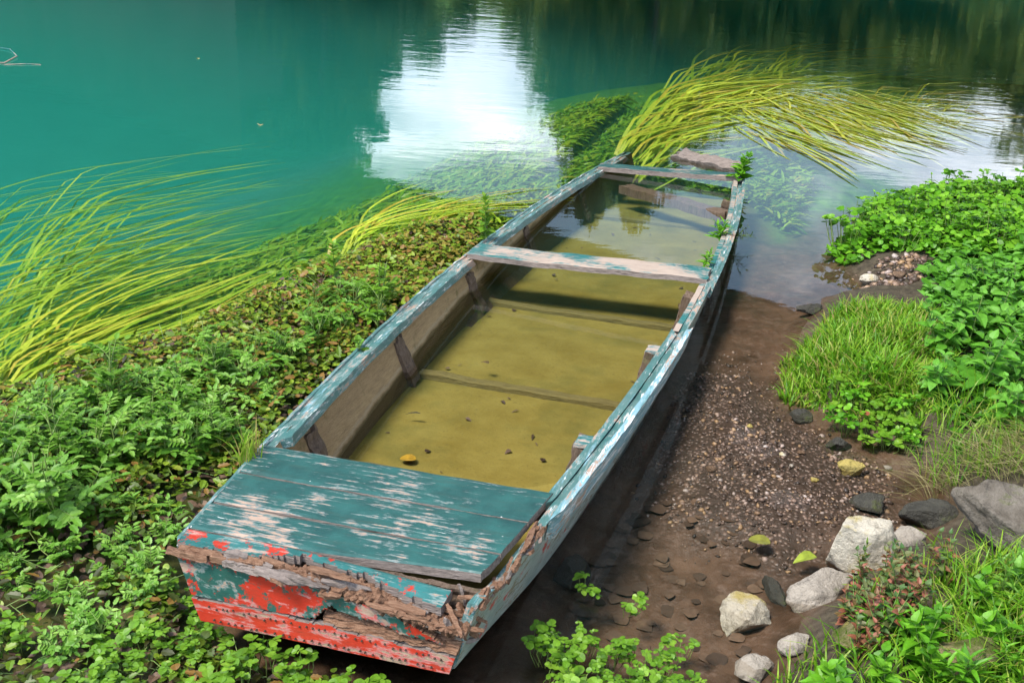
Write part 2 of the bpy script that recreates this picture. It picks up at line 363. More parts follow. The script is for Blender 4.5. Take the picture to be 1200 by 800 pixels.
def ground_mat():
    m, n = nmat('river_bed')
    o = n.obj(); z = n.sep(o)[2]
    fine = n.noise(o, 28, 8, .7); mid = n.noise(o, 6, 6, .65)
    mud = n.mix(n.ramp(mid, (.35, 0.), (.7, 1.)), (.052, .028, .015), (.155, .088, .053))
    mud = n.mix(n.ramp(fine, (.5, 0.), (.72, .8)), mud, (.19, .125, .092))
    v = n('TexVoronoi', {'Vector': o, 'Scale': 62.0}); vd = v.outputs['Distance']; vc = v.outputs['Color']
    stone = n.mix(n.ramp(n.sep(vc)[0], (0., 0.), (1., 1.)), (.08, .055, .042), (.30, .205, .16))
    stone = n.mix(n.ramp(vd, (.25, 0.), (.5, .85)), stone, (.03, .022, .016))
    ga = n('Attribute', attribute_name='gravel').outputs['Fac']
    c = n.mix(ga, mud, stone)
    we = n('Attribute', attribute_name='weed').outputs['Fac']
    wcol = n.mix(n.ramp(n.noise(n.map(o, (3, 1, 1)), 6, 8, .7), (.35, 0.), (.68, 1.)), (.035, .11, .008), (.12, .24, .018))
    c = n.mix(we, c, wcol)
    de = n('Attribute', attribute_name='deep').outputs['Fac']
    dcol = n.mix(n.ramp(n.noise(o, 1.4, 6, .6), (.4, 0.), (.65, 1.)), (.11, .145, .14), (.17, .21, .20))
    c = n.mix(de, c, dcol)
    ba = n('Attribute', attribute_name='bank').outputs['Fac']
    c = n.mix(ba, c, n.mix(n.ramp(fine, (.4, 0.), (.7, 1.)), (.035, .027, .016), (.10, .08, .05)))
    rough = n.mix(n.ramp(z, (-.0, 0.), (.05, 1.)), (.35,) * 3, (.9,) * 3)
    h = n.math('ADD', n.math('MULTIPLY', fine, .8), n.math('MULTIPLY', n.ramp(vd, (.0, 1.), (.5, 0.)), ga))
    n.out(n.bsdf(c, rough, n.bump(h, .8, .012), .4)); return m
mb = MB()
ii = np.arange(len(GP)).reshape(GX.shape)
mb.add(np.c_[GP, GZ], np.stack([ii[:-1, :-1], ii[1:, :-1], ii[1:, 1:], ii[:-1, 1:]], -1).reshape(-1, 4), 0, None, True)
g_o = tag(mb.obj('ground', ground_mat()), kind='structure')
def set_attr(o, name, val): a = o.data.attributes.new(name, 'FLOAT', 'POINT'); a.data.foreach_set('value', np.asarray(val, np.float32))
_ds = seg_dist(GP, SHELF, False) * np.where(inside(GP, SHELF_IN), 1, -1)
_g = np.where(inside(GP, GRAV), 1, -1) * seg_dist(GP, GRAV)
_db = seg_dist(GP, BANK) * np.where(inside(GP, BANK), 1, -1)
WEED_A = wpoly([(-500, 700), (-100, 400), (150, 330), (330, 270), (470, 190), (600, 130), (760, 60), (1000, 40), (1120, 60), (1060, 190), (960, 215), (920, 250), (880, 190), (760, 170), (640, 230), (540, 320), (430, 420), (300, 560), (230, 700), (300, 900), (-500, 900)])
_w = np.where(inside(GP, WEED_A), 1, -1) * seg_dist(GP, WEED_A)
set_attr(g_o, 'gravel', sstep(-.1, .15, _g) * .9)
set_attr(g_o, 'weed', np.maximum(np.maximum(sstep(-.15, .15, _w) * np.maximum(sstep(.30, .0, _ds), .25 * (GP[:, 1] < 6) + (GP[:, 1] > 6)), sstep(0, -.3, _ds) * sstep(-.8, .2, -np.maximum(0, GP[:, 0] - 3))) * sstep(-4.2, -2.0, _ds), sstep(44, 50, GP[:, 1])))
set_attr(g_o, 'deep', sstep(-1.6, -4.0, _ds) * sstep(48, 44, GP[:, 1]))
set_attr(g_o, 'bank', np.maximum(sstep(-.02, .1, _db), sstep(1.4, 1.0, GP[:, 1])))

# ------------------------------------------------------------------ water
def water_mat():
    m, n = nmat('river_water')
    o = n('NewGeometry').outputs['Position']
    y = n.sep(o)[1]
    n1 = n.noise(n.map(o, (1.1, 2.6, 1)), 2.2, 3, .5); n2 = n.noise(n.map(o, (1.0, 2.2, 1)), 9, 3, .5)
    amp = n.ramp(n.math('DIVIDE', y, 20.0), (.25, .10), (.62, 1.0))
    h = n.math('MULTIPLY', n.math('ADD', n1, n.math('MULTIPLY', n2, .24)), amp)
    nb = n.bump(h, .5, .0045)
    fr = n('Fresnel', {'IOR': 1.333, 'Normal': nb}).outputs[0]
    gl = n('BsdfGlossy', {'Roughness': .0, 'Normal': nb, 'Color': (1, 1, 1, 1)}).outputs[0]
    tr = n('BsdfTransparent').outputs[0]
    ab = n('VolumeAbsorption', {'Color': (.0, .84, .76, 1), 'Density': .33}).outputs[0]
    sc = n('VolumeScatter', {'Color': (.18, .84, .82, 1), 'Density': .10, 'Anisotropy': .0}).outputs[0]
    n.out(n('MixShader', {0: fr, 1: tr, 2: gl}).outputs[0], n('AddShader', {0: ab, 1: sc}).outputs[0]); return m
mb = MB()
x0, x1, y0, y1, zb = -90, 90, -3.0, 75, -6.0
mb.add([(x0, y0, 0), (x1, y0, 0), (x1, y1, 0), (x0, y1, 0), (x0, y0, zb), (x1, y0, zb), (x1, y1, zb), (x0, y1, zb)],
       np.array([(0, 1, 2, 3), (7, 6, 5, 4), (0, 4, 5, 1), (1, 5, 6, 2), (2, 6, 7, 3), (3, 7, 4, 0)]))
water = tag(mb.obj('water', water_mat()), kind='structure')

# ------------------------------------------------------------------ the bridge and the far trees (seen only mirrored in the water)
def concrete_mat():
    m, n = nmat('bridge_concrete'); o = n.obj()
    c = n.mix(n.ramp(n.noise(o, .6, 8, .6), (.35, 0.), (.7, 1.)), (.24, .24, .23), (.15, .155, .15))
    n.out(n.bsdf(c, .9, n.bump(n.noise(o, 12, 6), .3, .02), .2)); return m
M_CONC = concrete_mat()
def box_pts(c, ax, ay, hx, hy, z0, z1):
    c = np.array(c); r = []
    for z in (z0, z1):
        for sx, sy in ((-1, -1), (1, -1), (1, 1), (-1, 1)):
            p = c + sx * hx * ax + sy * hy * ay; r.append((p[0], p[1], z))
    return r
BOXF = np.array([(3, 2, 1, 0), (4, 5, 6, 7), (0, 1, 5, 4), (1, 2, 6, 5), (2, 3, 7, 6), (3, 0, 4, 7)])
E0 = np.array([-8.4, 37.2]) * 1.2; E1 = np.array([6.8, 24.7]) * 1.2
ed = (E1 - E0) / np.linalg.norm(E1 - E0); en = np.array([ed[1], -ed[0]]); en = en if en[1] < 0 else -en
br = empty('bridge', (*((E0 + E1) / 2), 10))
tag(br, 'grey concrete road bridge mirrored as the dark edge across the water', 'bridge')
BRO = Vector(br.location)
mb = MB(); mid = (E0 + E1) / 2
mb.add(np.array(box_pts(mid + en * 12, ed, en, 60, 12, 10, 11.2)) - np.array(BRO), BOXF); mb.obj('deck', M_CONC, br)
mb = MB(); c = E0 - ed * 10.5 + en * 1.4
mb.add(np.array(box_pts(c, ed, en, 12, 1.0, -4, 9.99)) - np.array(BRO), BOXF); mb.obj('pier', M_CONC, br)
M_CROWN = leaf_mat('tree_leaves', [(.07, .13, .02), (.20, .30, .05), (.38, .45, .10)], .3)
M_BARK = wood_mat('bark', (3, 3, .6), (.10, .08, .06), (.17, .14, .11))
def tree_proto(seed, h, wd, dens, low=.12):
    g = np.random.default_rng(seed); t = MB(); n = 9
    zz = np.linspace(0, h * .92, n); tr_ = np.c_[np.cumsum(g.normal(0, .1, n)), np.cumsum(g.normal(0, .1, n)), zz]
    tube(t, tr_, np.linspace(.028 * h, .004 * h, n), 8)
    cl = []
    for k in range(36):
        z = h * (low + (1 - low) * g.random() ** .8); i = np.interp(z, zz, np.arange(n)); b = np.array([np.interp(z, zz, tr_[:, j]) for j in range(3)])
        prof = math.sin(math.pi * min(.97, .12 + .86 * (z / h))) ** .7
        r = wd * prof * (.45 + .55 * g.random()); a = g.random() * 6.28
        e = b + np.array([math.cos(a) * r, math.sin(a) * r, r * .25 + .3])
        m_ = (b + e) / 2 + g.normal(0, .12, 3) + [0, 0, .15]
        tube(t, [b, m_, e], [.010 * h, .006 * h, .002 * h], 5)
        cl.append((e, .32 * wd * (.6 + .7 * g.random()))); cl.append((m_, .28 * wd * (.5 + .6 * g.random())))
    cw = MB(); per = dens // len(cl)
    T = np.array([(-.5, 0, 0), (0, -.28, .05), (.55, 0, 0), (0, .28, .05)]); F = [np.array([[0, 1, 2, 3]])]
    for c_, r in cl:
        d = g.normal(0, 1, (per, 3)); d /= np.linalg.norm(d, axis=1)[:, None]
        p = c_ + d * (r * g.random(per) ** .45)[:, None] * [1, 1, .75]
        scatter(cw, T, F, p, rotm(g.random(per) * 6.28, g.normal(0, .7, per), g.normal(0, .7, per)), .22 + .26 * g.random(per), np.clip(g.normal(.5, .25, per), 0, 1))
    return t.mesh('trunk', M_BARK), cw.mesh('crown', M_CROWN)
TP = [tree_proto(11, 10, 3.6, 20000, .03), tree_proto(12, 10, 2.9, 17000, .03), tree_proto(13, 10, 3.2, 13000, .10)]
TN = [('broad dense', 0), ('narrow', 1), ('loose open crowned', 2)]
# bearing (deg), distance, height of the top (elevation in deg seen from the mirrored eye), kind, width factor
TREES = [(-11.7, 50, 15.8, 0, .75), (-10.2, 44, 16.2, 1, .8), (-8.9, 47, 13.6, 2, .7), (-7.4, 54, 11.6, 0, .7), (-5.4, 54, 10.7, 1, .8), (-3.6, 58, 9.6, 1, .8), (-2.0, 64, 8.6, 2, .7),
         (-.2, 56, 9.8, 0, .6), (1.6, 52, 12.2, 1, .7), (3.3, 30, 17.8, 1, .34), (2.2, 38, 14.2, 2, .35), (4.9, 42, 16.8, 0, .62), (7.6, 46, 14.0, 2, .9), (10.0, 50, 11.8, 0, 1.0), (12.2, 52, 11.0, 1, 1.0), (14.5, 52, 10.8, 0, 1.1), (17.2, 50, 11.4, 2, 1.0), (20.0, 50, 10.6, 0, 1.1),
         (22.8, 48, 10.6, 1, 1.0), (25.5, 46, 13.0, 0, 1.1), (28, 46, 13.5, 2, 1.0), (31, 48, 13, 0, 1.0), (6.0, 33, 17.6, 2, .40)]
for i, (b, D, el, k, wf) in enumerate(TREES):
    h = D * math.tan(R(el)) - 1.96
    x, y = D * math.sin(R(b)), D * math.cos(R(b))
    z = max(0.0, float(terrain((x, y), False)[0])) if D > 42 else -.4
    o = empty('tree', (x, y, z), i * 1.3)
    s = (h - z) / 10; o.scale = (s * wf * 1.15, s * wf * 1.15, s)
    for nm, me_ in (('trunk', TP[k][0]), ('crown', TP[k][1])):
        c = bpy.data.objects.new(nm, me_); COL.objects.link(c); c.parent = o
    tag(o, '%s green tree on the far bank, mirrored in the river' % TN[k][0], 'tree', 'trees on the far bank')
# ------------------------------------------------------------------ the boat (local axes: x to its right, s towards its far end, up)
boat = empty('wooden_boat')
boat.matrix_world = Matrix(((BX[0], BS[0], BU[0], BOAT_O[0]), (BX[1], BS[1], BU[1], BOAT_O[1]), (BX[2], BS[2], BU[2], BOAT_O[2]), (0, 0, 0, 1)))
tag(boat, 'old flat wooden rowing boat with flaking teal and red paint, half full of water', 'boat')
WC = np.polyfit([0, .587, 2.722, 4.86, 5.42], [.405, .46, .577, .443, .385], 3)
hw = lambda s: np.polyval(WC, s)
HULL_D, FLOOR_D, FLARE = .27, .238, .30
depth = lambda s: .195 + (HULL_D - .195) * sstep(0, .75, s)            # the near end sweeps up
def side(sg, s_end, name):
    mb = MB(); s = np.linspace(0.012, s_end, 130); v = np.linspace(0, 1, 9)
    d = depth(s)[:, None] * v[None]
    top = vnoise(np.c_[s * 3, s * 0 + sg], 2.0, 3, 4) * .008
    if sg > 0:
        top = top - .030 * np.exp(-((s - .20) / .13) ** 2) - .012 * np.exp(-((s - .36) / .06) ** 2) + np.abs(vnoise(np.c_[s * 22, s * 0], 1., 8, 2)) * -.012 * (s < .5)
        top = top - .02 * sstep(4.6, 4.75, s)
    d = np.maximum(d, (-top)[:, None] * np.ones_like(d)); d[:, 0] = -top
    x = sg * (hw(s)[:, None] - FLARE * d)
    P = np.stack([x, np.repeat(s[:, None], 9, 1), -d], -1)
    off = np.array([-sg * .026, 0, 0])
    if sg > 0: slab(mb, P[::-1], off, None, (0, 1, 2))
    else: slab(mb, P, off, None, (0, 1, 2))
    return mb.obj(name, [M_OUT, M_INNER, M_RAIL], boat)
side(-1, 5.42, 'side_plank'); side(1, 4.95, 'side_plank')
def strip(name, mat, sg, s0, s1, x_in, x_out, z0, z1, n=70, rag=0.0, seed=1, wob=.002):
    """a long batten following the gunwale: x_in..x_out measured outward from the plank's outer face"""
    mb = MB(); s = np.linspace(s0, s1, n); prof = [(x_out, z0), (x_out, z1), (x_in, z1), (x_in, z0)]
    nz = vnoise(np.c_[s * 9, s * 0], 1., seed, 3); r2 = vnoise(np.c_[s * 25, s * 0], 1., seed + 5, 2)
    V = []
    for k, (xo, zz) in enumerate(prof):
        x = sg * (hw(s) - FLARE * np.maximum(-zz, 0) + xo + nz * wob); z = zz + nz * wob + (r2 * rag if k in (1, 2) else 0)
        V.append(np.stack([x, s, z], -1))
    V = np.stack(V, 1)
    if rag: V[0, :, 1] += RNG.normal(0, .03, 4); V[-1, :, 1] += RNG.normal(0, .04, 4)
    i = np.arange(n - 1)[:, None]; j = np.arange(4)[None]; j2 = (j + 1) % 4
    F = np.stack([i * 4 + j + 0 * i, i * 4 + j2, (i + 1) * 4 + j2, (i + 1) * 4 + j], -1).reshape(-1, 4)
    if sg > 0: F = F[:, ::-1]
    mb.add(V.reshape(-1, 3), F); e = np.array([[0, 1, 2, 3], [4 * n - 1, 4 * n - 2, 4 * n - 3, 4 * n - 4]])
    mb.F.append((e if sg > 0 else e[:, ::-1], 0, False))
    return mb.obj(name, mat, boat)
strip('rub_rail', M_RAIL, -1, .03, 5.43, .001, .012, -.04, .006, 110, .003, 2)
strip('inner_rail', M_RAIL, -1, .66, 2.64, -.052, -.027, -.026, .004, 60, .003, 4)
strip('inner_rail', M_RAIL, -1, 2.9, 5.3, -.050, -.027, -.03, -.002, 60, .003, 6)
tag(strip('rub_rail', M_RAILB, 1, .50, 2.07, .001, .022, -.085, .010, 70, .004, 3), 'pale blue worn outer rail broken off at both ends')
strip('rub_rail', M_RAIL, 1, 2.62, 4.9, .001, .016, -.034, .002, 60, .004, 9)
strip('inner_rail', M_RAIL, 1, .54, 2.0, -.055, -.027, -.03, .006, 60, .003, 5)
strip('inner_rail', M_SEAT, 1, 2.0, 2.66, -.05, -.027, -.03, .004, 40, .004, 7)
strip('inner_rail', M_SEAT, 1, 2.9, 4.85, -.05, -.027, -.03, -.002, 50, .006, 11)
# bottom
mb = MB(); s = np.linspace(.02, 5.3, 90); u = np.linspace(-1, 1, 13); d = np.minimum(FLOOR_D, depth(s) - .004)
x = (hw(s) - FLARE * d - .022)[:, None] * u[None]
P = np.stack([x, np.repeat(s[:, None], 13, 1), np.repeat(-d[:, None], 13, 1) + vnoise(np.stack([x * 2, np.repeat(s[:, None], 13, 1)], -1), 2., 4, 3) * .006], -1)
slab(mb, P.transpose(1, 0, 2)[::-1][::-1], (0, 0, -.026), None, (0, 1, 1)); mb.obj('bottom', [M_FLOOR, M_OUT], boat)
def beam(name, mat, A, Bp, wd, th, n=18, rag=.003, seed=0, parent=boat, up=(0, 0, 1), mats=None):
    """a board between two points: width wd, thickness th, slightly uneven"""
    mb = MB(); A = np.array(A, float); Bp = np.array(Bp, float); t = (Bp - A) / np.linalg.norm(Bp - A)
    up = np.array(up, float); sd_ = np.cross(t, up); sd_ /= np.linalg.norm(sd_); up = np.cross(sd_, t)
    uu = np.linspace(0, 1, n); nz = np.array([vnoise(np.c_[uu * 7, uu * 0 + k], 1., seed + k * 3, 3) for k in range(4)]) * rag
    vv = np.linspace(-.5, .5, 7); P = np.zeros((n, 7, 3))
    for j, v_ in enumerate(vv):
        wv = v_ * wd + (nz[0] if j == 0 else nz[1] if j == 6 else 0)
        bev = -.003 if j in (0, 6) else 0
        P[:, j] = A + uu[:, None] * (Bp - A) + np.outer(np.ones(n) * wv, sd_) + np.outer(nz[2] + bev, up)
    P[0, :, :] -= t * (RNG.normal(0, rag, 7))[:, None]; P[-1] += t * (RNG.normal(0, rag, 7))[:, None]
    slab(mb, P, -up * th, None, (0, 1 if mats else 0, 1 if mats else 0))
    return mb.obj(name, mats or mat, parent)
# battens on the floor
for i, sb in enumerate((.95, 1.78, 2.72, 3.6, 4.5)):
    b_ = hw(sb) - FLARE * FLOOR_D - .03
    beam('floor_batten', M_BATTEN, (-b_, sb + .03, -FLOOR_D + .022), (b_, sb - .03, -FLOOR_D + .020), .05, .03, 20, .006, i)
# side frames
for sg, ss in ((-1, (.83, 1.70, 2.60, 3.46, 4.40)), (1, (.95, 1.80, 2.57, 4.40))):
    for i, sr in enumerate(ss):
        w0 = hw(sr) - .028; top = -.02 if (sg > 0 and sr < 1.9) else -.045
        w1 = hw(sr) - FLARE * FLOOR_D - .03
        if sg > 0: w0 -= .05; w1 -= .03; top = -.004 if sr < 2 else -.03
        A = (sg * (w1 - .022), sr + .02, -FLOOR_D + .01); T_ = (sg * (w0 - FLARE * .04 - .012), sr, top)
        r_ = beam('side_frame', M_RIB, A, T_, .075, .045 if sg < 0 else .06, 14, .010, i + 3, up=(-sg, 0, .3))
        if sg > 0 and sr < 2:
            beam('painted_top', M_SEAT, (T_[0] + .028, sr - .036, top + .008), (T_[0] + .028, sr + .036, top + .008), .054, .012, 5, .002, 3, parent=r_)
# seat and far crosspiece
sw = beam('seat', M_SEAT, (-hw(2.77) + .012, 2.775, .018), (hw(2.77) - .03, 2.79, .018), .19, .024, 30, .006, 2, mats=[M_SEAT, M_ROTG])
cw_ = beam('crosspiece', M_DECK, (-hw(4.85) + .01, 4.86, .020), (hw(4.85) - .01, 4.90, .020), .12, .030, 26, .004, 5, mats=[M_DECK, M_ROTG])
tag(beam('broken_plank', M_ROTG, (-.03, 5.40, .03), (.40, 5.20, .012), .09, .05, 24, .022, 8, up=(0, -.5, 1)), 'splintered grey board end sticking out at the sunken end')
beam('sunken_beam', M_RIB, (-.25, 4.80, -.075), (.43, 4.30, -.066), .10, .05, 20, .012, 6)
# deck boards, running across the boat
DS = [.585, .40, .225, .082]
def deck_board(s1, s0, mat, seed, torn=False):
    n, k = 60, 14; u = np.linspace(0, 1, n); P = np.zeros((n, k, 3))
    nz = vnoise(np.c_[u * 8, u * 0], 1., seed, 3) * .0025
    for j, v in enumerate(np.linspace(0, 1, k)):
        xl = -(hw(s0 * (1 - v) + s1 * v)) + .003; xr = hw(s0 * (1 - v) + s1 * v) - .040
        s_ = s0 + .0035 + nz + (s1 - s0 - .007) * v
        z = .012 + vnoise(np.c_[u * 3, u * 0 + v * 2], 1.2, seed + 1, 3) * .003 - (.003 if j in (0, k - 1) else 0)
        P[:, j] = np.stack([xl + (xr - xl) * u, s_, z], -1)
    mask = np.ones((n - 1, k - 1), bool)
    if torn == 'gap':       # the third board's front edge has rotted back at the right
        P[:, :, 1] += (np.clip(u - .45, 0, 1) * .07)[:, None] * np.linspace(1, 0, k)[None] ** 2
    if torn == 'front':     # the front board: right end sinks and its rim is eaten away
        P[:, :, 2] -= (sstep(.35, 1, u) * .035)[:, None] * np.linspace(1.3, .7, k)[None]
        P[:, :, 1] += (sstep(.35, 1, u) * -.012)[:, None]
        uu = (u[:-1] + u[1:]) / 2
        lim = .08 + .60 * sstep(.22, .45, uu) * (1 - .55 * sstep(.6, .95, uu)) + .22 * vnoise(np.c_[uu * 16, uu * 0], 1., 7, 3)
        lim = np.where(uu < .22, .18 + .12 * vnoise(np.c_[uu * 20, uu * 0], 1., 7, 2), lim)
        for j in range(k - 1): mask[:, j] = (j + .5) / (k - 1) > lim
        mask[uu > .94, :] = False
    mb = MB(); slab(mb, P, (0, 0, -.024), mask, (0, 1, 1)); return mb.obj('deck_board', [mat, M_ROTG], boat)
deck_board(DS[0], DS[1], M_DECK, 1); deck_board(DS[1], DS[2], M_DECK, 2); deck_board(DS[2], DS[3], M_DECK, 3, 'gap'); tag(deck_board(DS[3], -.012, M_DECKF, 5, 'front'), 'front deck board with a rotted crumbling rim')
beam('deck_beam', M_RIB, (-.42, .555, -.014), (.42, .555, -.014), .04, .05, 10, .004, 4)
# transom: upper painted board torn at the lower right, a set-back board behind coloured dark as shade in the hole, a red nailed strip below
def tpt(u, d, s): return np.stack(np.broadcast_arrays(u * (hw(0) - FLARE * d - .004), s, -d), -1)
n, k = 90, 22
uu = np.linspace(-1, 1, n)[:, None]; vv = np.linspace(0, 1, k)[None]
sag = sstep(-.1, .9, uu)
top = .016 + .062 * sag; bot = .125 + .012 * sag
d = top + (bot - top) * vv + vnoise(np.stack([uu * 6 + 0 * vv, vv * 2 + 0 * uu], -1), 1., 2, 3) * .003
P = tpt(uu, d, -.006 - .010 * sag * (1 - vv) + 0 * d)
uc = ((uu[:-1] + uu[1:]) / 2); vc = (np.arange(k - 1) + .5)[None] / (k - 1)
jag = vnoise(np.c_[uc.ravel() * 9, uc.ravel() * 0], 1., 5, 4)[:, None]
mask = np.ones((n - 1, k - 1), bool)
lower = 1.02 - .50 * sstep(-.12, .12, uc) * (1 - .25 * sstep(.2, .55, uc)) + .13 * jag
lower = np.where(uc < -.15, 1.1, lower); mask &= vc < lower
upper = .10 * sstep(-.5, .1, uc) + .10 * jag * sstep(-.6, -.2, uc) + .55 * sstep(.62, .92, uc); mask &= vc > upper
mask[(uc > .9).ravel(), :] = False
mb = MB(); slab(mb, P[::-1], (0, .022, 0), mask[::-1], (0, 1, 1)); mb.obj('transom_board', [M_TRANS, M_ROT], boat)
P = tpt(uu, .02 + .165 * vv + 0 * uu, .085 + vnoise(np.stack([uu * 9 + 0 * vv, vv * 5 + 0 * uu], -1), 1., 9, 4) * .012)
mb = MB(); slab(mb, P[::-1], (0, .02, 0), None); mb.obj('inner_transom_shade_board', M_RIB, boat)
d = .128 + .014 * sag + (.196 - .128 - .012 * sag) * vv + vnoise(np.stack([uu * 5 + 0 * vv, vv + 0 * uu], -1), 1., 3, 3) * .002
P = tpt(uu, d, -.011 + .0 * d + .003 * vv)
m2 = np.ones((n - 1, k - 1), bool); m2 &= vc > .05 + .12 * jag
mb = MB(); slab(mb, P[::-1], (0, .02, 0), m2[::-1], (0, 1, 1)); st_ = mb.obj('red_strip', [M_STRIP, M_ROTG], boat)
# the ledge of grey rotten wood above the strip, at the right
P = tpt(uu[45:], .104 + .034 * vv + vnoise(np.stack([uu[45:] * 14 + 0 * vv, vv * 6 + 0 * uu[45:]], -1), 1., 4, 4) * .006, .014 - .020 * vv + vnoise(np.stack([uu[45:] * 10 + 0 * vv, vv * 5 + 0 * uu[45:]], -1), 1., 6, 4) * .010)
mb = MB(); slab(mb, P[::-1], (0, .02, -.01), None); mb.obj('rotten_ledge', M_ROT, boat)
# nails along the strip
mn, nn = nmat('rusty_nail'); nn.out(nn.bsdf((.05, .028, .018), .7, None, .4))
a = np.linspace(0, 2 * np.pi, 7)[:-1]; r_ = .0028; ring = np.stack([r_ * np.cos(a), 0 * a, r_ * np.sin(a)], -1)
mb = MB(); mb.add(np.r_[ring + [0, .004, 0], ring, [[0, -.0015, 0]]], [np.array([(j, (j + 1) % 6, 6 + (j + 1) % 6, 6 + j) for j in range(6)]), np.array([(6 + j, 6 + (j + 1) % 6, 12) for j in range(6)])], 0)
nail_me = mb.mesh('nail', mn)
for row, (dd, cnt) in enumerate(((.146, 34), (.186, 30))):
    for q in range(cnt):
        u_ = -.9 + 1.85 * (q + .5 + RNG.normal(0, .18)) / cnt; dq = dd + .010 * float(sstep(-.1, .9, np.array(u_))) * (row == 0) + RNG.normal(0, .0025)
        o = bpy.data.objects.new('nail', nail_me); COL.objects.link(o); o.parent = st_; o.location = tpt(np.array(u_), np.array(dq), np.array(-.0135))
# crumbling splinters along the rim
def splinters(mb, n, seed, f):
    g = np.random.default_rng(seed)
    for q in range(n):
        c, ln, wd, th, yaw, pit = f(g)
        m = 7; t = np.linspace(-.5, .5, m); taper = 1 - (np.abs(t) * 1.75) ** g.uniform(2, 7) * g.uniform(.3, .9)
        V = []
        for i in range(m):
            for (a_, b_) in ((-1, -1), (1, -1), (1, 1), (-1, 1)):
                V.append((t[i] * ln + g.normal(0, ln * .02), a_ * wd * taper[i] * .5 + g.normal(0, wd * .10), b_ * th * taper[i] * .5 + g.normal(0, th * .12)))
        V = np.array(V) @ rotm(yaw, g.normal(0, .4), pit).T + c
        F = [(i * 4 + j, i * 4 + (j + 1) % 4, (i + 1) * 4 + (j + 1) % 4, (i + 1) * 4 + j) for i in range(m - 1) for j in range(4)] + [(3, 2, 1, 0), (4 * m - 4, 4 * m - 3, 4 * m - 2, 4 * m - 1)]
        mb.add(V, np.array(F), 1 if g.random() < .3 else 0, g.random())
def rim(g):
    u_ = g.uniform(-.42, .93); x = u_ * hw(0); sg_ = float(sstep(-.1, .9, np.array(u_)))
    return np.array([x, .006 + g.normal(0, .016), -.010 - .055 * sg_ + g.normal(0, .010)]), g.uniform(.04, .15), g.uniform(.008, .032), g.uniform(.005, .013), g.normal(0, .16), g.normal(.10, .10)
def rim_l(g):
    u_ = g.uniform(-.88, -.42); return np.array([u_ * hw(0), -.004 + g.normal(0, .006), .001 + g.normal(0, .004)]), g.uniform(.06, .14), g.uniform(.012, .022), g.uniform(.012, .02), g.normal(0, .05), g.normal(.02, .04)
def corner(g):
    return np.array([g.uniform(.24, .385), g.uniform(-.008, .07), -.075 + g.normal(0, .022)]), g.uniform(.03, .10), g.uniform(.008, .02), g.uniform(.005, .012), g.normal(.2, .6), g.normal(.2, .4)
mb = MB(); splinters(mb, 32, 3, rim); splinters(mb, 9, 4, rim_l); splinters(mb, 34, 5, corner)
mb.obj('rotten_rim', [M_ROT, M_ROTG], boat)
nu, nv = 150, 12; u_ = np.linspace(-.99, .96, nu)[:, None]; th_ = np.linspace(-.3, math.pi * .9, nv)[None]
rr = .017 * (1 + .9 * vnoise(np.stack([u_ * 26 + 0 * th_, th_ * 1.6 + 0 * u_], -1), 1., 3, 4)) * (.75 + .5 * sstep(-.6, .2, u_))
P = np.stack([u_ * hw(0) * .995 + 0 * th_, .012 - rr * np.cos(th_) * 1.3, -.020 - .058 * sstep(-.1, .9, u_) + rr * np.sin(th_) * .9 + .002], -1)
mb = MB(); slab(mb, P, (0, .012, -.012)); mb.obj('crumbled_edge', M_ROT, boat)
def chips(g):
    s_ = g.uniform(.0, .42); return np.array([hw(s_) - .012 + g.normal(0, .006), s_, -.008 - .026 * math.exp(-((s_ - .2) / .13) ** 2) + g.normal(0, .006)]), g.uniform(.03, .09), g.uniform(.006, .014), g.uniform(.005, .012), math.pi / 2 + g.normal(0, .12), g.normal(0, .15)
mb = MB(); splinters(mb, 44, 8, chips); mb.obj('torn_side_edge', [M_ROT, M_ROTG], boat)
# a scrap of painted board under the near end, and the crumbled wood round it
def scrap(name, px, py, ln, wd, th, rz, mats, label, cat, tilt=.1):
    mb = MB(); n = 14; u = np.linspace(-.5, .5, n)[:, None]; v = np.linspace(-.5, .5, 8)[None]
    P = np.stack([u * ln + .004 * np.sin(v * 40), v * wd + vnoise(np.stack([u * 9 + 0 * v, v * 0 + 0 * u], -1), 1., 3, 3) * wd * .12, .01 + vnoise(np.stack([u * 4 + 0 * v, v * 4 + 0 * u], -1), 1., 6, 2) * .004], -1)
    slab(mb, P, (0, 0, -th), None, (0, 1, 1)); o = mb.obj(name, mats); p = ground(px, py); o.location = (p[0], p[1], max(p[2], 0) + .05); o.rotation_euler = (tilt, -tilt, rz)
    return tag(o, label, cat)
scrap('broken_board', 482, 783, .085, .055, .018, -.5, [M_TRANS, M_ROT], 'small broken scrap of red and teal painted board below the near end', 'board scrap', .25)
scrap('wood_scrap', 455, 788, .10, .045, .02, .8, [M_ROT, M_ROT], 'crumbled bare brown wood fragment left of the painted scrap', 'wood scrap', -.2)
# ------------------------------------------------------------------ plants
G_BER = leaf_mat('feathery_leaf', [(.05, .15, .012), (.12, .29, .025), (.27, .46, .08)], .3)
G_CRESS = leaf_mat('cress_leaf', [(.05, .13, .008), (.12, .27, .015), (.25, .43, .045)], .3)
G_BANK = leaf_mat('bank_cress_leaf', [(.04, .15, .006), (.11, .32, .012), (.23, .48, .035)], .3)
G_NET = leaf_mat('nettle_leaf', [(.045, .17, .012), (.10, .30, .022), (.17, .41, .06)], .28)
G_COVER = leaf_mat('ground_cover_leaf', [(.03, .03, .005), (.055, .10, .006), (.11, .20, .010), (.22, .31, .025), (.22, .125, .03)], .2)
G_GRASS = leaf_mat('grass_blade', [(.05, .17, .006), (.13, .34, .010), (.27, .44, .03), (.36, .30, .10)], .35)
G_DRY = leaf_mat('dry_grass_blade', [(.16, .20, .05), (.30, .27, .11), (.42, .36, .19)], .25)
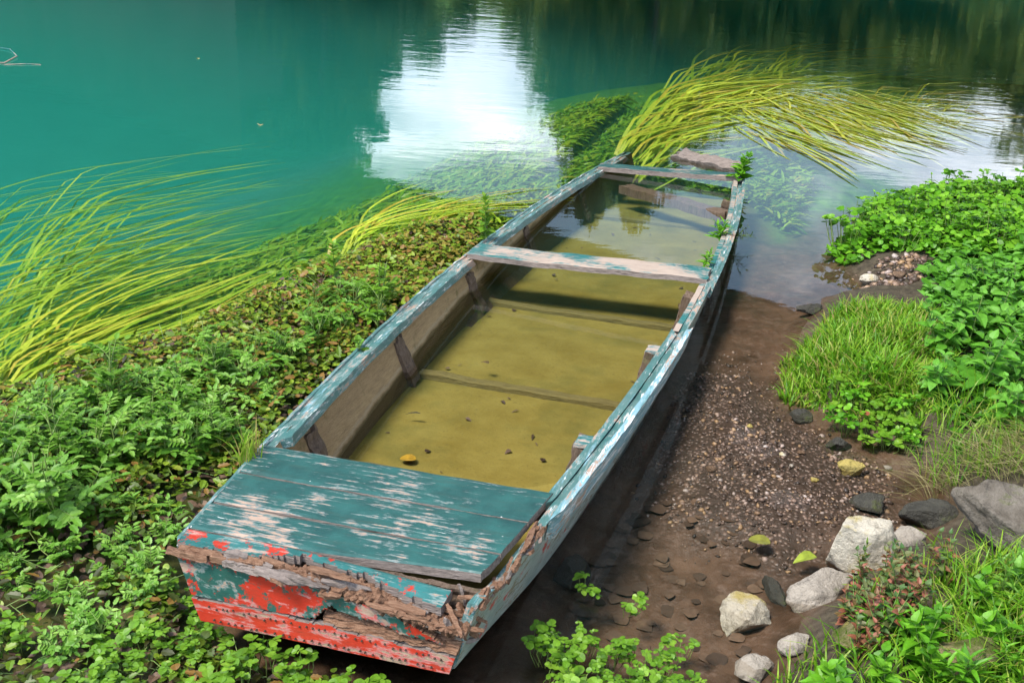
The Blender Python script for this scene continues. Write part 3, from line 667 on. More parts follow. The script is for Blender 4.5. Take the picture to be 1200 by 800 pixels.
G_EEL = leaf_mat('river_grass_blade', [(.07, .22, .01), (.28, .46, .03), (.56, .64, .06), (.50, .36, .06)], .3)
G_WEED = leaf_mat('submerged_weed', [(.04, .12, .006), (.12, .27, .012), (.24, .38, .02), (.30, .24, .03)], .2)
G_RED = leaf_mat('reddish_leaf', [(.06, .14, .03), (.12, .20, .06), (.26, .09, .05), (.38, .15, .10)], .3)
G_STEM = leaf_mat('pale_stem', [(.12, .22, .04), (.22, .30, .08)], .1)
G_DEAD = leaf_mat('dead_leaf', [(.05, .03, .019), (.10, .06, .037), (.16, .098, .060)], .1, .6)
# leaf shapes, unit length along +y
def leaf_shape(w, pts, fold=.12, droop=.10):
    """outline half widths pts [(t, half width)]; two strips of quads folded along the midrib"""
    V = []; 
    for t, h in pts:
        z = -droop * t * t
        V += [(-h * w, t, z + fold * h * w * 2), (0, t, z), (h * w, t, z + fold * h * w * 2)]
    m = len(pts); F = []
    for i in range(m - 1):
        F += [(3 * i, 3 * i + 1, 3 * i + 4, 3 * i + 3), (3 * i + 1, 3 * i + 2, 3 * i + 5, 3 * i + 4)]
    return np.array(V, float), [np.array(F)]
ROUND = leaf_shape(.5, [(0, .12), (.12, .62), (.4, .98), (.7, .88), (.92, .5), (1, .08)], .1, .12)
OVATE = leaf_shape(.34, [(0, .05), (.12, .75), (.32, 1.0), (.6, .75), (.85, .32), (1, .03)], .18, .22)
TOOTH = leaf_shape(.27, [(0, .1), (.2, .95), (.3, .75), (.5, 1.0), (.58, .7), (.78, .7), (.84, .42), (1, .03)], .12, .12)
FROND = leaf_shape(.11, [(0, .3), (.25, 1.0), (.5, .7), (.6, .95), (.8, .5), (1, .04)], .1, .3)
LANCE = leaf_shape(.12, [(0, .3), (.3, 1.0), (.65, .75), (1, .04)], .2, .25)
def put(mb, shape, pos, yaw, pit, roll, scale, rnd, mi=0):
    pos = np.atleast_2d(pos); n = len(pos)
    bc = lambda a: np.broadcast_to(np.asarray(a, float), (n,))
    scatter(mb, shape[0], shape[1], pos, rotm(bc(yaw), bc(pit), bc(roll)), np.array(bc(scale)), np.array(bc(rnd)), mi, False)
def pinnate(mb, g, base, yaw, pit, ln, lf, pairs=5, rn=.5, mi=0):
    """a feathery leaf: rachis with pairs of toothed leaflets"""
    t = np.linspace(0, 1, 7); d = np.array([-math.sin(yaw), math.cos(yaw)]); curve = g.uniform(.15, .45)
    el = pit - curve * 1.6 * t
    dx = np.concatenate([[0], np.cumsum(np.cos(el[:-1]))]) * ln / 6; dz = np.concatenate([[0], np.cumsum(np.sin(el[:-1]))]) * ln / 6
    pts = np.c_[d[0] * dx, d[1] * dx, dz] + base
    tube(mb, pts, np.linspace(.0022, .0008, 7), 4, 1, .5)
    for i in range(pairs):
        tt = .30 + .62 * i / pairs; p = np.array([np.interp(tt, t, pts[:, j]) for j in range(3)]); e = np.interp(tt, t, el)
        for sg in (-1, 1):
            put(mb, TOOTH, p, yaw + sg * g.uniform(-1.25, -1.0) * -1, e * .45 + g.normal(0, .12), g.normal(0, .25) + sg * .2, lf * (1 - .35 * tt) * g.uniform(.85, 1.15), np.clip(rn + g.normal(0, .14), 0, 1), mi)
    put(mb, TOOTH, pts[-1], yaw, el[-1], 0, lf * .9, rn, mi)
def split_plant(mb_, name, leafmat):
    """stem mesh and foliage mesh from one builder (material 1 = stem)"""
    V = np.concatenate(mb_.V); rn = np.concatenate(mb_.rnd); res = []
    for want, nm, mt in ((1, 'stem', G_STEM), (0, 'foliage', leafmat)):
        b = MB(); b.V = [V]; b.rnd = [rn]; b.nv = len(V); b.F = [f for f in mb_.F if f[1] == want]
        b.F = [(f, 0, s_) for f, _, s_ in b.F]
        used = np.unique(np.concatenate([f.ravel() for f, _, _ in b.F])); mp_ = np.full(len(V), -1); mp_[used] = np.arange(len(used))
        b.V = [V[used]]; b.rnd = [rn[used]]; b.F = [(mp_[f], m_, s_) for f, m_, s_ in b.F]
        res.append(b.mesh(nm, mt))
    return res
def berula(seed, h):
    g = np.random.default_rng(seed); mb = MB()
    for k in range(g.integers(2, 4)):
        a = g.random() * 6.28; ln = h * g.uniform(.65, 1.0); lean = g.uniform(.05, .3)
        t = np.linspace(0, 1, 7); pts = np.c_[math.cos(a) * lean * ln * t ** 1.5, math.sin(a) * lean * ln * t ** 1.5, ln * t - .03]
        tube(mb, pts, np.linspace(.0036, .0016, 7), 5, 1, g.random())
        nl = int(3 + h * 13)
        for i in range(nl):
            tt = .12 + .86 * i / nl; p = np.array([np.interp(tt, t, pts[:, j]) for j in range(3)])
            pinnate(mb, g, p, i * 2.4 + g.normal(0, .4), g.uniform(.45, 1.0), (.12 - .055 * tt) * g.uniform(.8, 1.25), .040 * (1.15 - .45 * tt), 5, np.clip(.35 + .35 * tt + g.normal(0, .1), 0, 1))
    return mb
def cress(seed, h, r, n):
    g = np.random.default_rng(seed); mb = MB()
    for k in range(n):
        a = g.random() * 6.28; rr = r * g.random() ** .6; ln = h * g.uniform(.5, 1.0)
        b = np.array([math.cos(a) * rr * .6, math.sin(a) * rr * .6, -.02]); e = np.array([math.cos(a) * rr, math.sin(a) * rr, ln]) + g.normal(0, .008, 3)
        m_ = (b + e) / 2 + g.normal(0, .008, 3); tube(mb, [b, m_, e], [.0022, .0018, .0012], 4, 1, g.random())
        ya = g.random() * 6.28; sz = g.uniform(.022, .042); c0 = np.clip(g.normal(.5, .22), 0, 1)
        put(mb, ROUND, e, ya, g.normal(.05, .25), g.normal(0, .2), sz, c0)
        for j, da in enumerate((1.3, -1.3, 2.2, -2.2)):
            if g.random() < .85: put(mb, ROUND, e - np.array([-math.sin(ya), math.cos(ya), .1]) * (.006 + .010 * (j // 2)), ya + da, g.normal(.05, .25), g.normal(0, .25), sz * g.uniform(.55, .85), np.clip(c0 + g.normal(0, .1), 0, 1))
    return mb
def nettle(seed, h, lf=.065):
    g = np.random.default_rng(seed); mb = MB()
    for k in range(g.integers(2, 5)):
        a = g.random() * 6.28; ln = h * g.uniform(.6, 1.); lean = g.uniform(.1, .45); b = g.normal(0, .03, 2)
        t = np.linspace(0, 1, 6); pts = np.c_[b[0] + math.cos(a) * lean * ln * t ** 1.4, b[1] + math.sin(a) * lean * ln * t ** 1.4, ln * t - .02]
        tube(mb, pts, np.linspace(.0035, .0016, 6), 5, 1, g.random()); nn_ = int(4 + h * 12); y0_ = g.random() * 3
        for i in range(nn_):
            tt = .2 + .8 * i / (nn_ - 1); p = np.array([np.interp(tt, t, pts[:, j]) for j in range(3)])
            for sg in (0, math.pi):
                put(mb, OVATE, p, y0_ + i * 1.57 + sg + g.normal(0, .2), g.normal(.15, .2) + .5 * (tt > .95), g.normal(0, .2), lf * (1.05 - .5 * tt ** 2) * g.uniform(.8, 1.15), np.clip(.3 + .4 * tt + g.normal(0, .12), 0, 1))
    return mb
def sprig(seed, h, shape, lf, n, opp=True, lean=.1, stems=1, spread=.0):
    g = np.random.default_rng(seed); mb = MB()
    for q in range(stems):
        a = g.random() * 6.28; ln = h * g.uniform(.75, 1); t = np.linspace(0, 1, 6); l2 = lean + spread * g.random()
        pts = np.c_[math.cos(a) * l2 * ln * t ** 1.5, math.sin(a) * l2 * ln * t ** 1.5, ln * t - .01]
        tube(mb, pts, np.linspace(.0026, .001, 6), 5, 1, g.random()); y0_ = g.random() * 6
        for i in range(n):
            tt = .12 + .88 * i / (n - 1); p = np.array([np.interp(tt, t, pts[:, j]) for j in range(3)])
            for sg in ((0, math.pi) if opp else (0,)):
                put(mb, shape, p, y0_ + i * (1.57 if opp else 2.4) + sg, .35 + g.normal(0, .2) + .5 * tt ** 3, g.normal(0, .2), lf * (1.1 - .55 * tt) * g.uniform(.85, 1.15), np.clip(g.normal(.5, .25), 0, 1))
    return mb
def blades(mb, pos, h, width, g, lean=.5, rnd=None, n=5, dirn=None, mi=0):
    """bent grass blades rising from pos"""
    m = len(pos); t = np.linspace(0, 1, n); yaw = g.random(m) * 6.28 if dirn is None else dirn + g.normal(0, .5, m)
    h = np.broadcast_to(h, (m,)) * g.uniform(.55, 1.1, m); ln = lean * g.uniform(.2, 1.2, m)
    off = h[:, None] * ln[:, None] * t[None] ** 1.8; z = h[:, None] * (t[None] - .35 * ln[:, None] * t[None] ** 2.5)
    c = np.stack([pos[:, 0:1] + np.cos(yaw)[:, None] * off, pos[:, 1:2] + np.sin(yaw)[:, None] * off, pos[:, 2:3] + z], -1)
    tw = yaw + g.normal(0, .6, m) + math.pi / 2; wv = np.stack([np.cos(tw), np.sin(tw), 0 * tw], -1)
    w_ = width * g.uniform(.6, 1.2, m)[:, None] * np.array([.7, 1, .85, .55, .05][:n])[None] * .5
    V = np.stack([c - wv[:, None] * w_[..., None], c + wv[:, None] * w_[..., None]], 2).reshape(m, 2 * n, 3)
    F = np.array([(2 * i, 2 * i + 1, 2 * i + 3, 2 * i + 2) for i in range(n - 1)])
    FF = (F[None] + (np.arange(m) * 2 * n)[:, None, None]).reshape(-1, 4)
    r_ = np.clip(g.normal(.5, .25, m), 0, 1) if rnd is None else rnd
    mb.add(V.reshape(-1, 3), FF, mi, np.repeat(r_, 2 * n), False)
def ribbon(mb, pts, width, rnd, up=(0, 0, 1)):
    pts = np.asarray(pts); n = len(pts); t = np.gradient(pts, axis=0); sd_ = np.cross(t, up); sd_ /= np.linalg.norm(sd_, axis=1)[:, None] + 1e-9
    w_ = width * .5 * np.minimum(1, np.linspace(.5, 8, n)) * np.clip(np.linspace(6, .12, n), 0, 1)
    V = np.stack([pts - sd_ * w_[:, None], pts + sd_ * w_[:, None] + np.array([0, 0, .002])], 1).reshape(-1, 3)
    mb.add(V, np.array([(2 * i, 2 * i + 1, 2 * i + 3, 2 * i + 2) for i in range(n - 1)]), 0, rnd, True)
def place(meshes, name, p, rz, sc, label, cat, group=None, tilt=(0, 0)):
    o = empty(name, p); o.rotation_euler = (tilt[0], tilt[1], rz); o.scale = (sc,) * 3
    for nm, me_ in (('stem', meshes[0]), ('foliage', meshes[1])):
        c = bpy.data.objects.new(nm, me_); COL.objects.link(c); c.parent = o
    return tag(o, label, cat, group)
def on_ground(P, lift=0.0, floor=None):
    z = terrain(P, False) + lift
    if floor is not None: z = np.maximum(z, floor)
    return np.c_[P, z]
def hull_clear(P, margin=.02):
    q = np.c_[P, np.zeros(len(P))] - BOAT_O; s = q @ BS; x = q @ BX
    return ~((s > -.03) & (s < 5.45) & (np.abs(x) < hw(np.clip(s, 0, 5.4)) + margin))

# --- the low mat of leaves on the left, over dark water
g = np.random.default_rng(21)
COVER = wpoly([(-140, 520), (20, 455), (170, 400), (250, 375), (330, 330), (430, 290), (500, 262), (570, 262), (548, 310), (440, 410), (300, 545), (190, 655), (225, 745), (390, 790), (560, 830), (700, 900), (-300, 900)])
P = sample(COVER, 26000, 3); P = P[hull_clear(P, .01)]
dens = vnoise(P, 4.0, 3, 3); nearf = sstep(3.6, 2.6, P[:, 1]); keep = (dens > -.22 + .50 * nearf) | (g.random(len(P)) < .16); P = P[keep]
mb = MB(); n = len(P); z = np.abs(g.normal(.0, .018, n)) + .003 + np.clip(vnoise(P, 6., 9, 2), 0, 1) * .05
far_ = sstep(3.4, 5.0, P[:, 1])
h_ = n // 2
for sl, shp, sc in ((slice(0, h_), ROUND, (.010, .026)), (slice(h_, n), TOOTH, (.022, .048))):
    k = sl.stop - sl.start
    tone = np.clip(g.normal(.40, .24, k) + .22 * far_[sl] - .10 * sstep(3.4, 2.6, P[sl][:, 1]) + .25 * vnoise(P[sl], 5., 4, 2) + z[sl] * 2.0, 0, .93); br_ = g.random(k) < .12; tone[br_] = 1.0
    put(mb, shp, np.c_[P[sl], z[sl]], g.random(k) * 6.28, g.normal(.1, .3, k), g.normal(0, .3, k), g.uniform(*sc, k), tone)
sl = sample(COVER, 900, 5); sl = sl[hull_clear(sl, .03)]
for p in sl[:520]:
    a = g.random() * 6.28; l_ = g.uniform(.04, .16); d = np.array([math.cos(a), math.sin(a)])
    b = np.array([p[0], p[1], .006]); tube(mb, [b, b + np.r_[d * l_ * .5, .02 * g.random()], b + np.r_[d * l_, g.uniform(0, .05)]], [.0018, .0016, .001], 4, 1, g.random())
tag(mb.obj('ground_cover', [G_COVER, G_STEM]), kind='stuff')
# --- yellow-green weed just under the surface along the drop-off
WZ = wpoly([(-100, 520), (120, 400), (300, 318), (420, 255), (520, 225), (610, 205), (640, 222), (560, 300), (470, 380), (380, 430), (200, 480), (0, 560)])
P = sample(WZ, 9000, 8); P = P[hull_clear(P, .01)]; ds_ = seg_dist(P, SHELF, False) * np.where(inside(P, SHELF_IN), 1, -1)
z = np.where(ds_ > .15, -.004 - .05 * g.random(len(P)), -.03 + np.minimum(ds_ - .15, 0) * .4 - .06 * g.random(len(P)))
mb = MB(); put(mb, FROND, np.c_[P, z], .2 + g.normal(0, .9, len(P)), g.normal(.05, .2, len(P)), g.normal(0, .3, len(P)), g.uniform(.04, .085, len(P)), np.clip(g.normal(.52, .22, len(P)) + .3 * vnoise(P, 5., 5, 2), 0, 1))
P = sample(wpoly([(-200, 520), (0, 330), (200, 270), (400, 180), (560, 120), (700, 90), (760, 110), (690, 190), (600, 225), (440, 275), (250, 390), (0, 500)]), 22000, 9)
z = terrain(P, False) + .05 + .06 * g.random(len(P)); z = np.minimum(z, -.03)
put(mb, FROND, np.c_[P, z], -.9 + g.normal(0, .55, len(P)), g.normal(.2, .2, len(P)), g.normal(0, .4, len(P)), g.uniform(.05, .12, len(P)), np.clip(g.normal(.52, .2, len(P)) + .3 * vnoise(P, 3., 8, 2), 0, .75))
# weed bed in the shallows past the boat
P = sample(wpoly([(590, 215), (640, 150), (720, 95), (860, 90), (960, 180), (930, 250), (900, 225), (870, 190), (760, 170), (690, 190)]), 9000, 10); P = P[hull_clear(P, .02)]
z = np.minimum(terrain(P, False) + .02 + .10 * g.random(len(P)), -.06)
put(mb, FROND, np.c_[P, z], -.9 + g.normal(0, .6, len(P)), g.normal(.1, .2, len(P)), g.normal(0, .3, len(P)), g.uniform(.05, .12, len(P)), np.clip(g.normal(.40, .2, len(P)) + .3 * vnoise(P, 2., 6, 2), 0, 1))
tag(mb.obj('water_weed', G_WEED), kind='stuff')
# --- long river grass streaming on the surface
def stream(mb, roots, dirs, ln, depth0, curl, width, tone, g, n=14, sink=0.0):
    for (p, a, l_, zz) in zip(roots, dirs, ln, depth0):
        t = np.linspace(0, 1, n); aa = a + curl * t + .25 * np.sin(t * g.uniform(2, 5) + g.random() * 6) * g.uniform(.2, 1)
        st = l_ / (n - 1); xy = np.c_[np.cumsum(np.cos(aa)), np.cumsum(np.sin(aa))] * st + p
        z = np.where(t < .25, zz - .22 * (1 - t / .25), zz) - sink * t + .004 * np.sin(t * 9 + g.random() * 6)
        ribbon(mb, np.c_[xy, np.minimum(z, .012)], width * g.uniform(.6, 1.25), float(np.clip(g.normal(tone, .17), 0, 1)))
g = np.random.default_rng(31)
mb = MB()
def aim(a, b): d = at(*b)[:2] - at(*a)[:2]; return math.atan2(d[1], d[0])
A1 = aim((30, 460), (300, 245))
r_ = sample(wpoly([(-220, 520), (-60, 430), (-20, 400), (60, 440), (110, 430), (-20, 520)]), 95, 1); k = len(r_)
stream(mb, r_, A1 + g.normal(-.06, .13, k), g.uniform(.4, 1.75, k), g.uniform(-.05, .008, k), -.32, .018, .52, g, sink=.07)
r_ = sample(wpoly([(-300, 430), (-60, 290), (0, 260), (60, 330), (0, 420), (-100, 470)]), 105, 2); k = len(r_)
stream(mb, r_, A1 + g.normal(-.20, .10, k), g.uniform(.7, 2.0, k), g.uniform(-.16, -.01, k), -.25, .017, .44, g, sink=.10)
r_ = sample(wpoly([(-350, 300), (-100, 190), (0, 170), (110, 220), (60, 300), (-60, 380)]), 110, 3); k = len(r_)
stream(mb, r_, A1 + g.normal(-.30, .10, k), g.uniform(.9, 2.3, k), g.uniform(-.42, -.16, k), -.2, .018, .38, g, sink=.12)
tag(mb.obj('river_grass', G_EEL), kind='stuff')
mb = MB()
r_ = sample(wpoly([(690, 170), (740, 110), (800, 100), (840, 140), (800, 150), (720, 190)]), 230, 4); k = len(r_)
stream(mb, r_, aim((740, 150), (960, 75)) + g.normal(-.16, .14, k), g.uniform(.8, 2.6, k), g.uniform(-.08, .006, k), -.22, .026, .62, g)
r_ = sample(wpoly([(720, 110), (800, 60), (900, 60), (960, 85), (860, 110), (780, 120)]), 130, 5); k = len(r_)
stream(mb, r_, aim((760, 110), (960, 60)) + g.normal(0, .2, k), g.uniform(.9, 2.6, k), g.uniform(-.25, -.03, k), -.15, .028, .5, g, sink=.05)
r_ = sample(wpoly([(800, 125), (860, 95), (960, 95), (1030, 120), (960, 140), (860, 150)]), 520, 6); k = len(r_)
stream(mb, r_, aim((860, 120), (1060, 172)) + g.normal(0, .22, k), g.uniform(.4, 1.45, k), g.uniform(-.02, .012, k), -.15, .020, .66, g)
r_ = sample(wpoly([(980, 105), (1060, 95), (1120, 115), (1090, 150), (1000, 140)]), 90, 7); k = len(r_)
stream(mb, r_, aim((960, 120), (1120, 130)) + g.normal(0, .35, k), g.uniform(.3, .9, k), g.uniform(-.03, .010, k), -.1, .02, .8, g)
tag(mb.obj('river_grass', G_EEL), kind='stuff')
mb = MB()
r_ = sample(wpoly([(350, 300), (385, 272), (420, 268), (430, 285), (380, 305)]), 26, 7); k = len(r_)
stream(mb, r_, aim((390, 290), (490, 238)) + g.normal(0, .14, k), g.uniform(.5, 1.15, k), g.uniform(-.004, .012, k), -.55, .016, .6, g)
r_ = sample(wpoly([(455, 265), (480, 245), (500, 246), (480, 268)]), 20, 8); k = len(r_)
stream(mb, r_, aim((480, 255), (600, 228)) + g.normal(.1, .16, k), g.uniform(.4, 1.05, k), g.uniform(.0, .012, k), -.5, .014, .62, g)
tag(mb.obj('river_grass', G_EEL), kind='stuff')

# --- feathery plants standing in the bed left of the boat
BER = [split_plant(berula(100 + i, h), 'feathery_plant', G_BER) for i, h in enumerate((.13, .16, .20, .17, .24, .11))]
g = np.random.default_rng(41)
def crowd(poly, n, protos, label, cat, group, seed, name, sc=(.8, 1.2), floor=.0, mind=.05, tilt=.12, clear=.05):
    P = sample(poly, n * 6, seed); P = P[hull_clear(P, clear)]; got = []
    for p in P:
        if all((p[0] - q[0]) ** 2 + (p[1] - q[1]) ** 2 > mind ** 2 for q in got): got.append(p)
        if len(got) >= n: break
    gg = np.random.default_rng(seed + 1)
    for p in got:
        z = max(float(terrain(p, False)[0]), floor)
        place(protos[gg.integers(len(protos))], name, (p[0], p[1], z), gg.random() * 6.28, gg.uniform(*sc), label, cat, group, (gg.normal(0, tilt), gg.normal(0, tilt)))
crowd(wpoly([(-120, 560), (20, 510), (110, 480), (150, 470), (175, 510), (150, 580), (40, 640), (-120, 680)]), 36, BER[:5], 'feathery green water plant in the dense clump at the left edge', 'water plant', 'feathery plants at the left edge', 3, 'feathery_plant', (.9, 1.25))
crowd(wpoly([(150, 470), (220, 440), (300, 420), (350, 420), (310, 470), (260, 540), (170, 560)]), 24, BER[:5], 'feathery green water plant in the bed between the river grass and the boat', 'water plant', 'feathery plants in the middle of the bed', 4, 'feathery_plant', (.75, 1.1))
crowd(wpoly([(350, 370), (390, 350), (430, 345), (440, 360), (400, 400), (360, 410)]), 11, BER[:3], 'feathery green water plant in the sparse clump near the boat rail', 'water plant', 'feathery plants near the boat rail', 5, 'feathery_plant', (.7, 1.0))
crowd(wpoly([(-60, 660), (100, 620), (200, 560), (210, 620), (190, 720), (60, 800), (-60, 800)]), 26, [BER[0], BER[5]], 'low feathery green plant scattered on the dark mat below the dense clump', 'water plant', 'low feathery plants on the mat', 6, 'feathery_plant', (.5, .8))
TALL = split_plant(sprig(301, .34, TOOTH, .075, 13, True, .12), 'tall_plant', G_CRESS)
TALL2 = split_plant(berula(302, .34), 'tall_plant', G_CRESS)
def spot(px, py, z): p = at(px, py, z); return p
place(TALL2, 'tall_plant', spot(443, 385, .05), .5, 1.05, 'tall pale stemmed green plant leaning beside the left boat rail', 'water plant')
place(TALL, 'tall_plant', spot(393, 345, .0), 2.0, .95, 'tall upright toothed green sprig standing over the river grass', 'water plant')
SEED = split_plant(sprig(303, .24, TOOTH, .055, 16, True, .06), 'seed_sprig', G_CRESS)
def on_boat(x, s, up): v = np.array(BOAT_O) + BX * x + BS * s + BU * up; return v
place(SEED, 'seed_sprig', on_boat(-hw(2.95) - .004, 2.98, .0), 1.0, 1.1, 'upright narrow leaved sprig growing at the left end of the middle seat', 'sprig')
SEED2 = split_plant(sprig(304, .05, ROUND, .042, 4, True, .2), 'seedling', G_CRESS)
place(SEED2, 'seedling', on_boat(-hw(1.42) - .0, 1.42, .0), .3, 1.0, 'tiny round leaved seedling on the left boat rail', 'seedling')
LF = split_plant(sprig(305, .13, LANCE, .085, 7, True, .25, 3, .3), 'rail_plant', G_BANK)
LF2 = split_plant(sprig(306, .15, OVATE, .075, 6, True, .12, 3, .4), 'rail_plant', G_BANK)
place(LF, 'rail_plant', on_boat(hw(3.55) - .06, 3.55, -.03), .3, .9, 'slender leaved green plant growing from the right boat rail past the seat', 'plant')
place(LF, 'rail_plant', on_boat(hw(2.95) - .07, 2.95, -.0), 2.3, .6, 'small slender leaved plant at the right end of the middle seat', 'plant')
place(LF2, 'rail_plant', on_boat(hw(4.9) - .02, 4.86, .0), .3, 1.15, 'broad leaved green plant at the right end of the far crosspiece', 'plant')
DARKSP = split_plant(sprig(307, .13, LANCE, .05, 6, True, .3, 3, .6), 'dark_sprig', G_COVER)
place(DARKSP, 'dark_sprig', on_boat(hw(3.8) + .01, 3.75, -.06), .9, .8, 'dark withered sprig hanging outside the right boat rail', 'sprig', None, (.9, .6))
# grass tuft by the deck corner
mb = MB(); gg = np.random.default_rng(51); pc = on_boat(-.47, .50, -.02)
blades(mb, np.c_[gg.normal(0, .018, (46, 2)), np.zeros(46)], .15, .006, gg, .5, np.clip(gg.normal(.75, .2, 46), 0, 1)); o = mb.obj('grass_tuft', G_GRASS); o.location = pc
tag(o, 'yellowish grass tuft growing against the left corner of the boat deck', 'grass tuft')

# --- cress clumps in front
CR_ = [split_plant(cress(200 + i, h, r, n), 'watercress', G_CRESS) for i, (h, r, n) in enumerate(((.07, .10, 10), (.10, .10, 13), (.06, .09, 9), (.12, .09, 12)))]
crowd(wpoly([(140, 740), (260, 770), (400, 790), (540, 805), (540, 870), (120, 870)]), 30, CR_, 'round leaved watercress clump in front of the near end of the boat', 'watercress', 'watercress in front of the boat', 11, 'watercress', (.5, .85), mind=.055)
crowd(wpoly([(560, 800), (610, 765), (670, 735), (720, 760), (780, 785), (830, 815), (840, 890), (560, 890)]), 40, CR_, 'round leaved watercress clump beside the right corner of the near end', 'watercress', 'watercress right of the near end', 12, 'watercress', (.4, .72), mind=.045)
crowd(wpoly([(-40, 770), (100, 740), (160, 760), (140, 840), (-60, 840)]), 8, CR_, 'round leaved watercress clump in the bottom left corner', 'watercress', 'watercress at the bottom left', 13, 'watercress', (.5, .8))
for i, (px, py, l_) in enumerate(((690, 665, 'single small watercress shoot in the dark pool near the stone'), (735, 690, 'tiny watercress shoot floating at the edge of the dark pool'), (800, 742, 'right most watercress shoot hanging over the dark pool'))):
    place(CR_[2], 'watercress', at(px, py + 25, .0), i * 2., .55, l_, 'watercress')

for i, (px, py) in enumerate(((205, 700), (222, 728), (190, 728), (238, 752), (212, 760), (180, 690), (260, 770))):
    place(CR_[i % 4], 'watercress', ground(px, py), i * 1.9, .62, 'round leaved watercress clump close under the left corner of the near end', 'watercress', 'watercress under the left corner')
# --- right bank: cress slope, broad leaved plants, bright grass, dry grass
g = np.random.default_rng(61)
def leaf_mass(mb, poly, n, seed, height, shapes, sc, tone, hfun=None):
    P = sample(poly, n, seed); gg = np.random.default_rng(seed); zt = np.maximum(terrain(P, False), 0)
    e = np.minimum(1, seg_dist(P, poly) / .22)
    lump = .55 + .45 * vnoise(P, 4., seed, 3) * 1.6
    z = zt + height * np.clip(lump, .15, 1.2) * (.25 + .75 * e) * gg.random(n) ** .45
    k = len(shapes)
    for i, sh in enumerate(shapes):
        q = slice(i, n, k); m_ = len(P[q])
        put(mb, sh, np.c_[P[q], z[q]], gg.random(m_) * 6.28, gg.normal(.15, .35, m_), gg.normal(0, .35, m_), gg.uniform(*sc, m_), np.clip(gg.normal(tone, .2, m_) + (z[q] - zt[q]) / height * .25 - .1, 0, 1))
    for p in P[:n // 14]:
        i = gg.integers(n); b = np.array([P[i][0], P[i][1], zt[i] - .02]); tube(mb, [b, b + [gg.normal(0, .01), gg.normal(0, .01), max(z[i] - zt[i], .02)]], .0018, 4, 1, gg.random())
BANKC = wpoly([(968, 300), (1000, 268), (1010, 245), (1060, 232), (1120, 222), (1260, 212), (1420, 215), (1420, 330), (1240, 345), (1110, 335), (1060, 318), (1000, 318)])
mb = MB(); leaf_mass(mb, BANKC, 11500, 71, .17, [ROUND, ROUND, OVATE], (.026, .05), .5)
tag(mb.obj('cress_bed', [G_BANK, G_STEM]), kind='stuff')
CRB = [split_plant(cress(220 + i, h, .09, n), 'bank_cress', G_BANK) for i, (h, n) in enumerate(((.14, 14), (.18, 16), (.16, 12)))]
crowd(wpoly([(975, 300), (1010, 262), (1060, 240), (1120, 230), (1240, 222), (1240, 330), (1110, 330), (1010, 316)]), 60, CRB, 'bright green cress clump rising from the bed on the upper right bank', 'cress', 'cress clumps on the upper right bank', 14, 'bank_cress', (.8, 1.2), mind=.09)
SPR = [split_plant(nettle(240 + i, .24, .04), 'bank_shoot', G_BANK) for i in range(2)]
crowd(wpoly([(1010, 255), (1110, 232), (1240, 222), (1240, 250), (1110, 260), (1020, 285)]), 9, SPR, 'taller leafy shoot sticking up at the water edge of the cress bed', 'shoot', 'shoots at the edge of the cress bed', 15, 'bank_shoot', (.7, 1.0), mind=.15)
NET = [split_plant(nettle(260 + i, h, lf), 'broad_leaved_plant', G_NET) for i, (h, lf) in enumerate(((.24, .075), (.28, .085), (.20, .065), (.26, .08)))]
NZ = wpoly([(1085, 410), (1120, 370), (1240, 330), (1380, 340), (1420, 560), (1220, 555), (1120, 545), (1085, 490)])
crowd(NZ, 66, NET, 'broad ovate leaved green plant on the right bank behind the bright grass', 'plant', 'broad leaved plants on the right bank', 16, 'broad_leaved_plant', (.75, 1.15), mind=.07)
mb = MB(); leaf_mass(mb, NZ, 2600, 73, .12, [OVATE, ROUND], (.03, .06), .35)
leaf_mass(mb, wpoly([(1075, 345), (1110, 322), (1240, 318), (1420, 320), (1420, 400), (1240, 400), (1120, 420), (1085, 400)]), 2600, 74, .16, [OVATE, ROUND], (.03, .06), .5)
tag(mb.obj('undergrowth', [G_NET, G_STEM]), kind='stuff')
GRZ = wpoly([(900, 468), (905, 430), (935, 396), (975, 385), (1030, 380), (1080, 395), (1120, 440), (1120, 500), (1075, 530), (1030, 520), (980, 495)])
P = sample(GRZ, 7000, 81); gg = np.random.default_rng(81); mb = MB(); e = np.minimum(1, seg_dist(P, GRZ) / .20); P_k = (e > .12 + .45 * vnoise(P, 7., 6, 3)) ; P = P[P_k]; e = e[P_k]
blades(mb, on_ground(P, -.01), .16 * (.5 + .5 * e) * (.75 + .6 * vnoise(P, 5., 3, 3)), .0075, gg, .9, np.where(gg.random(len(P)) < .05, 1.0, np.clip(gg.normal(.45, .25, len(P)), 0, 1)))
tag(mb.obj('bright_grass', G_GRASS), kind='stuff')
crowd(wpoly([(955, 478), (1000, 470), (1070, 500), (1060, 530), (1010, 518)]), 15, CRB[:1] + CR_[:1], 'bright green cress clump in front of the bright grass by the dark stones', 'cress', 'cress in front of the bright grass', 17, 'bank_cress', (.55, .8), mind=.05)
DRZ = wpoly([(1075, 580), (1110, 560), (1160, 550), (1260, 545), (1300, 600), (1220, 605), (1150, 598)])
P = sample(DRZ, 700, 82); gg = np.random.default_rng(82); mb = MB()
blades(mb, on_ground(P, -.01), .15, .0032, gg, 1.5, np.clip(gg.normal(.45, .28, 700), 0, 1), dirn=2.9)
tag(mb.obj('dry_grass', G_DRY), kind='stuff')
P = sample(wpoly([(1060, 520), (1120, 500), (1250, 520), (1300, 600), (1180, 590), (1100, 575)]), 700, 83); mb = MB(); blades(mb, on_ground(P, -.01), .16, .005, gg, .9)
P = sample(wpoly([(1090, 725), (1150, 700), (1260, 700), (1320, 800), (1250, 860), (1120, 860), (1110, 770)]), 1300, 84); blades(mb, on_ground(P, -.01), .16, .006, gg, .9)
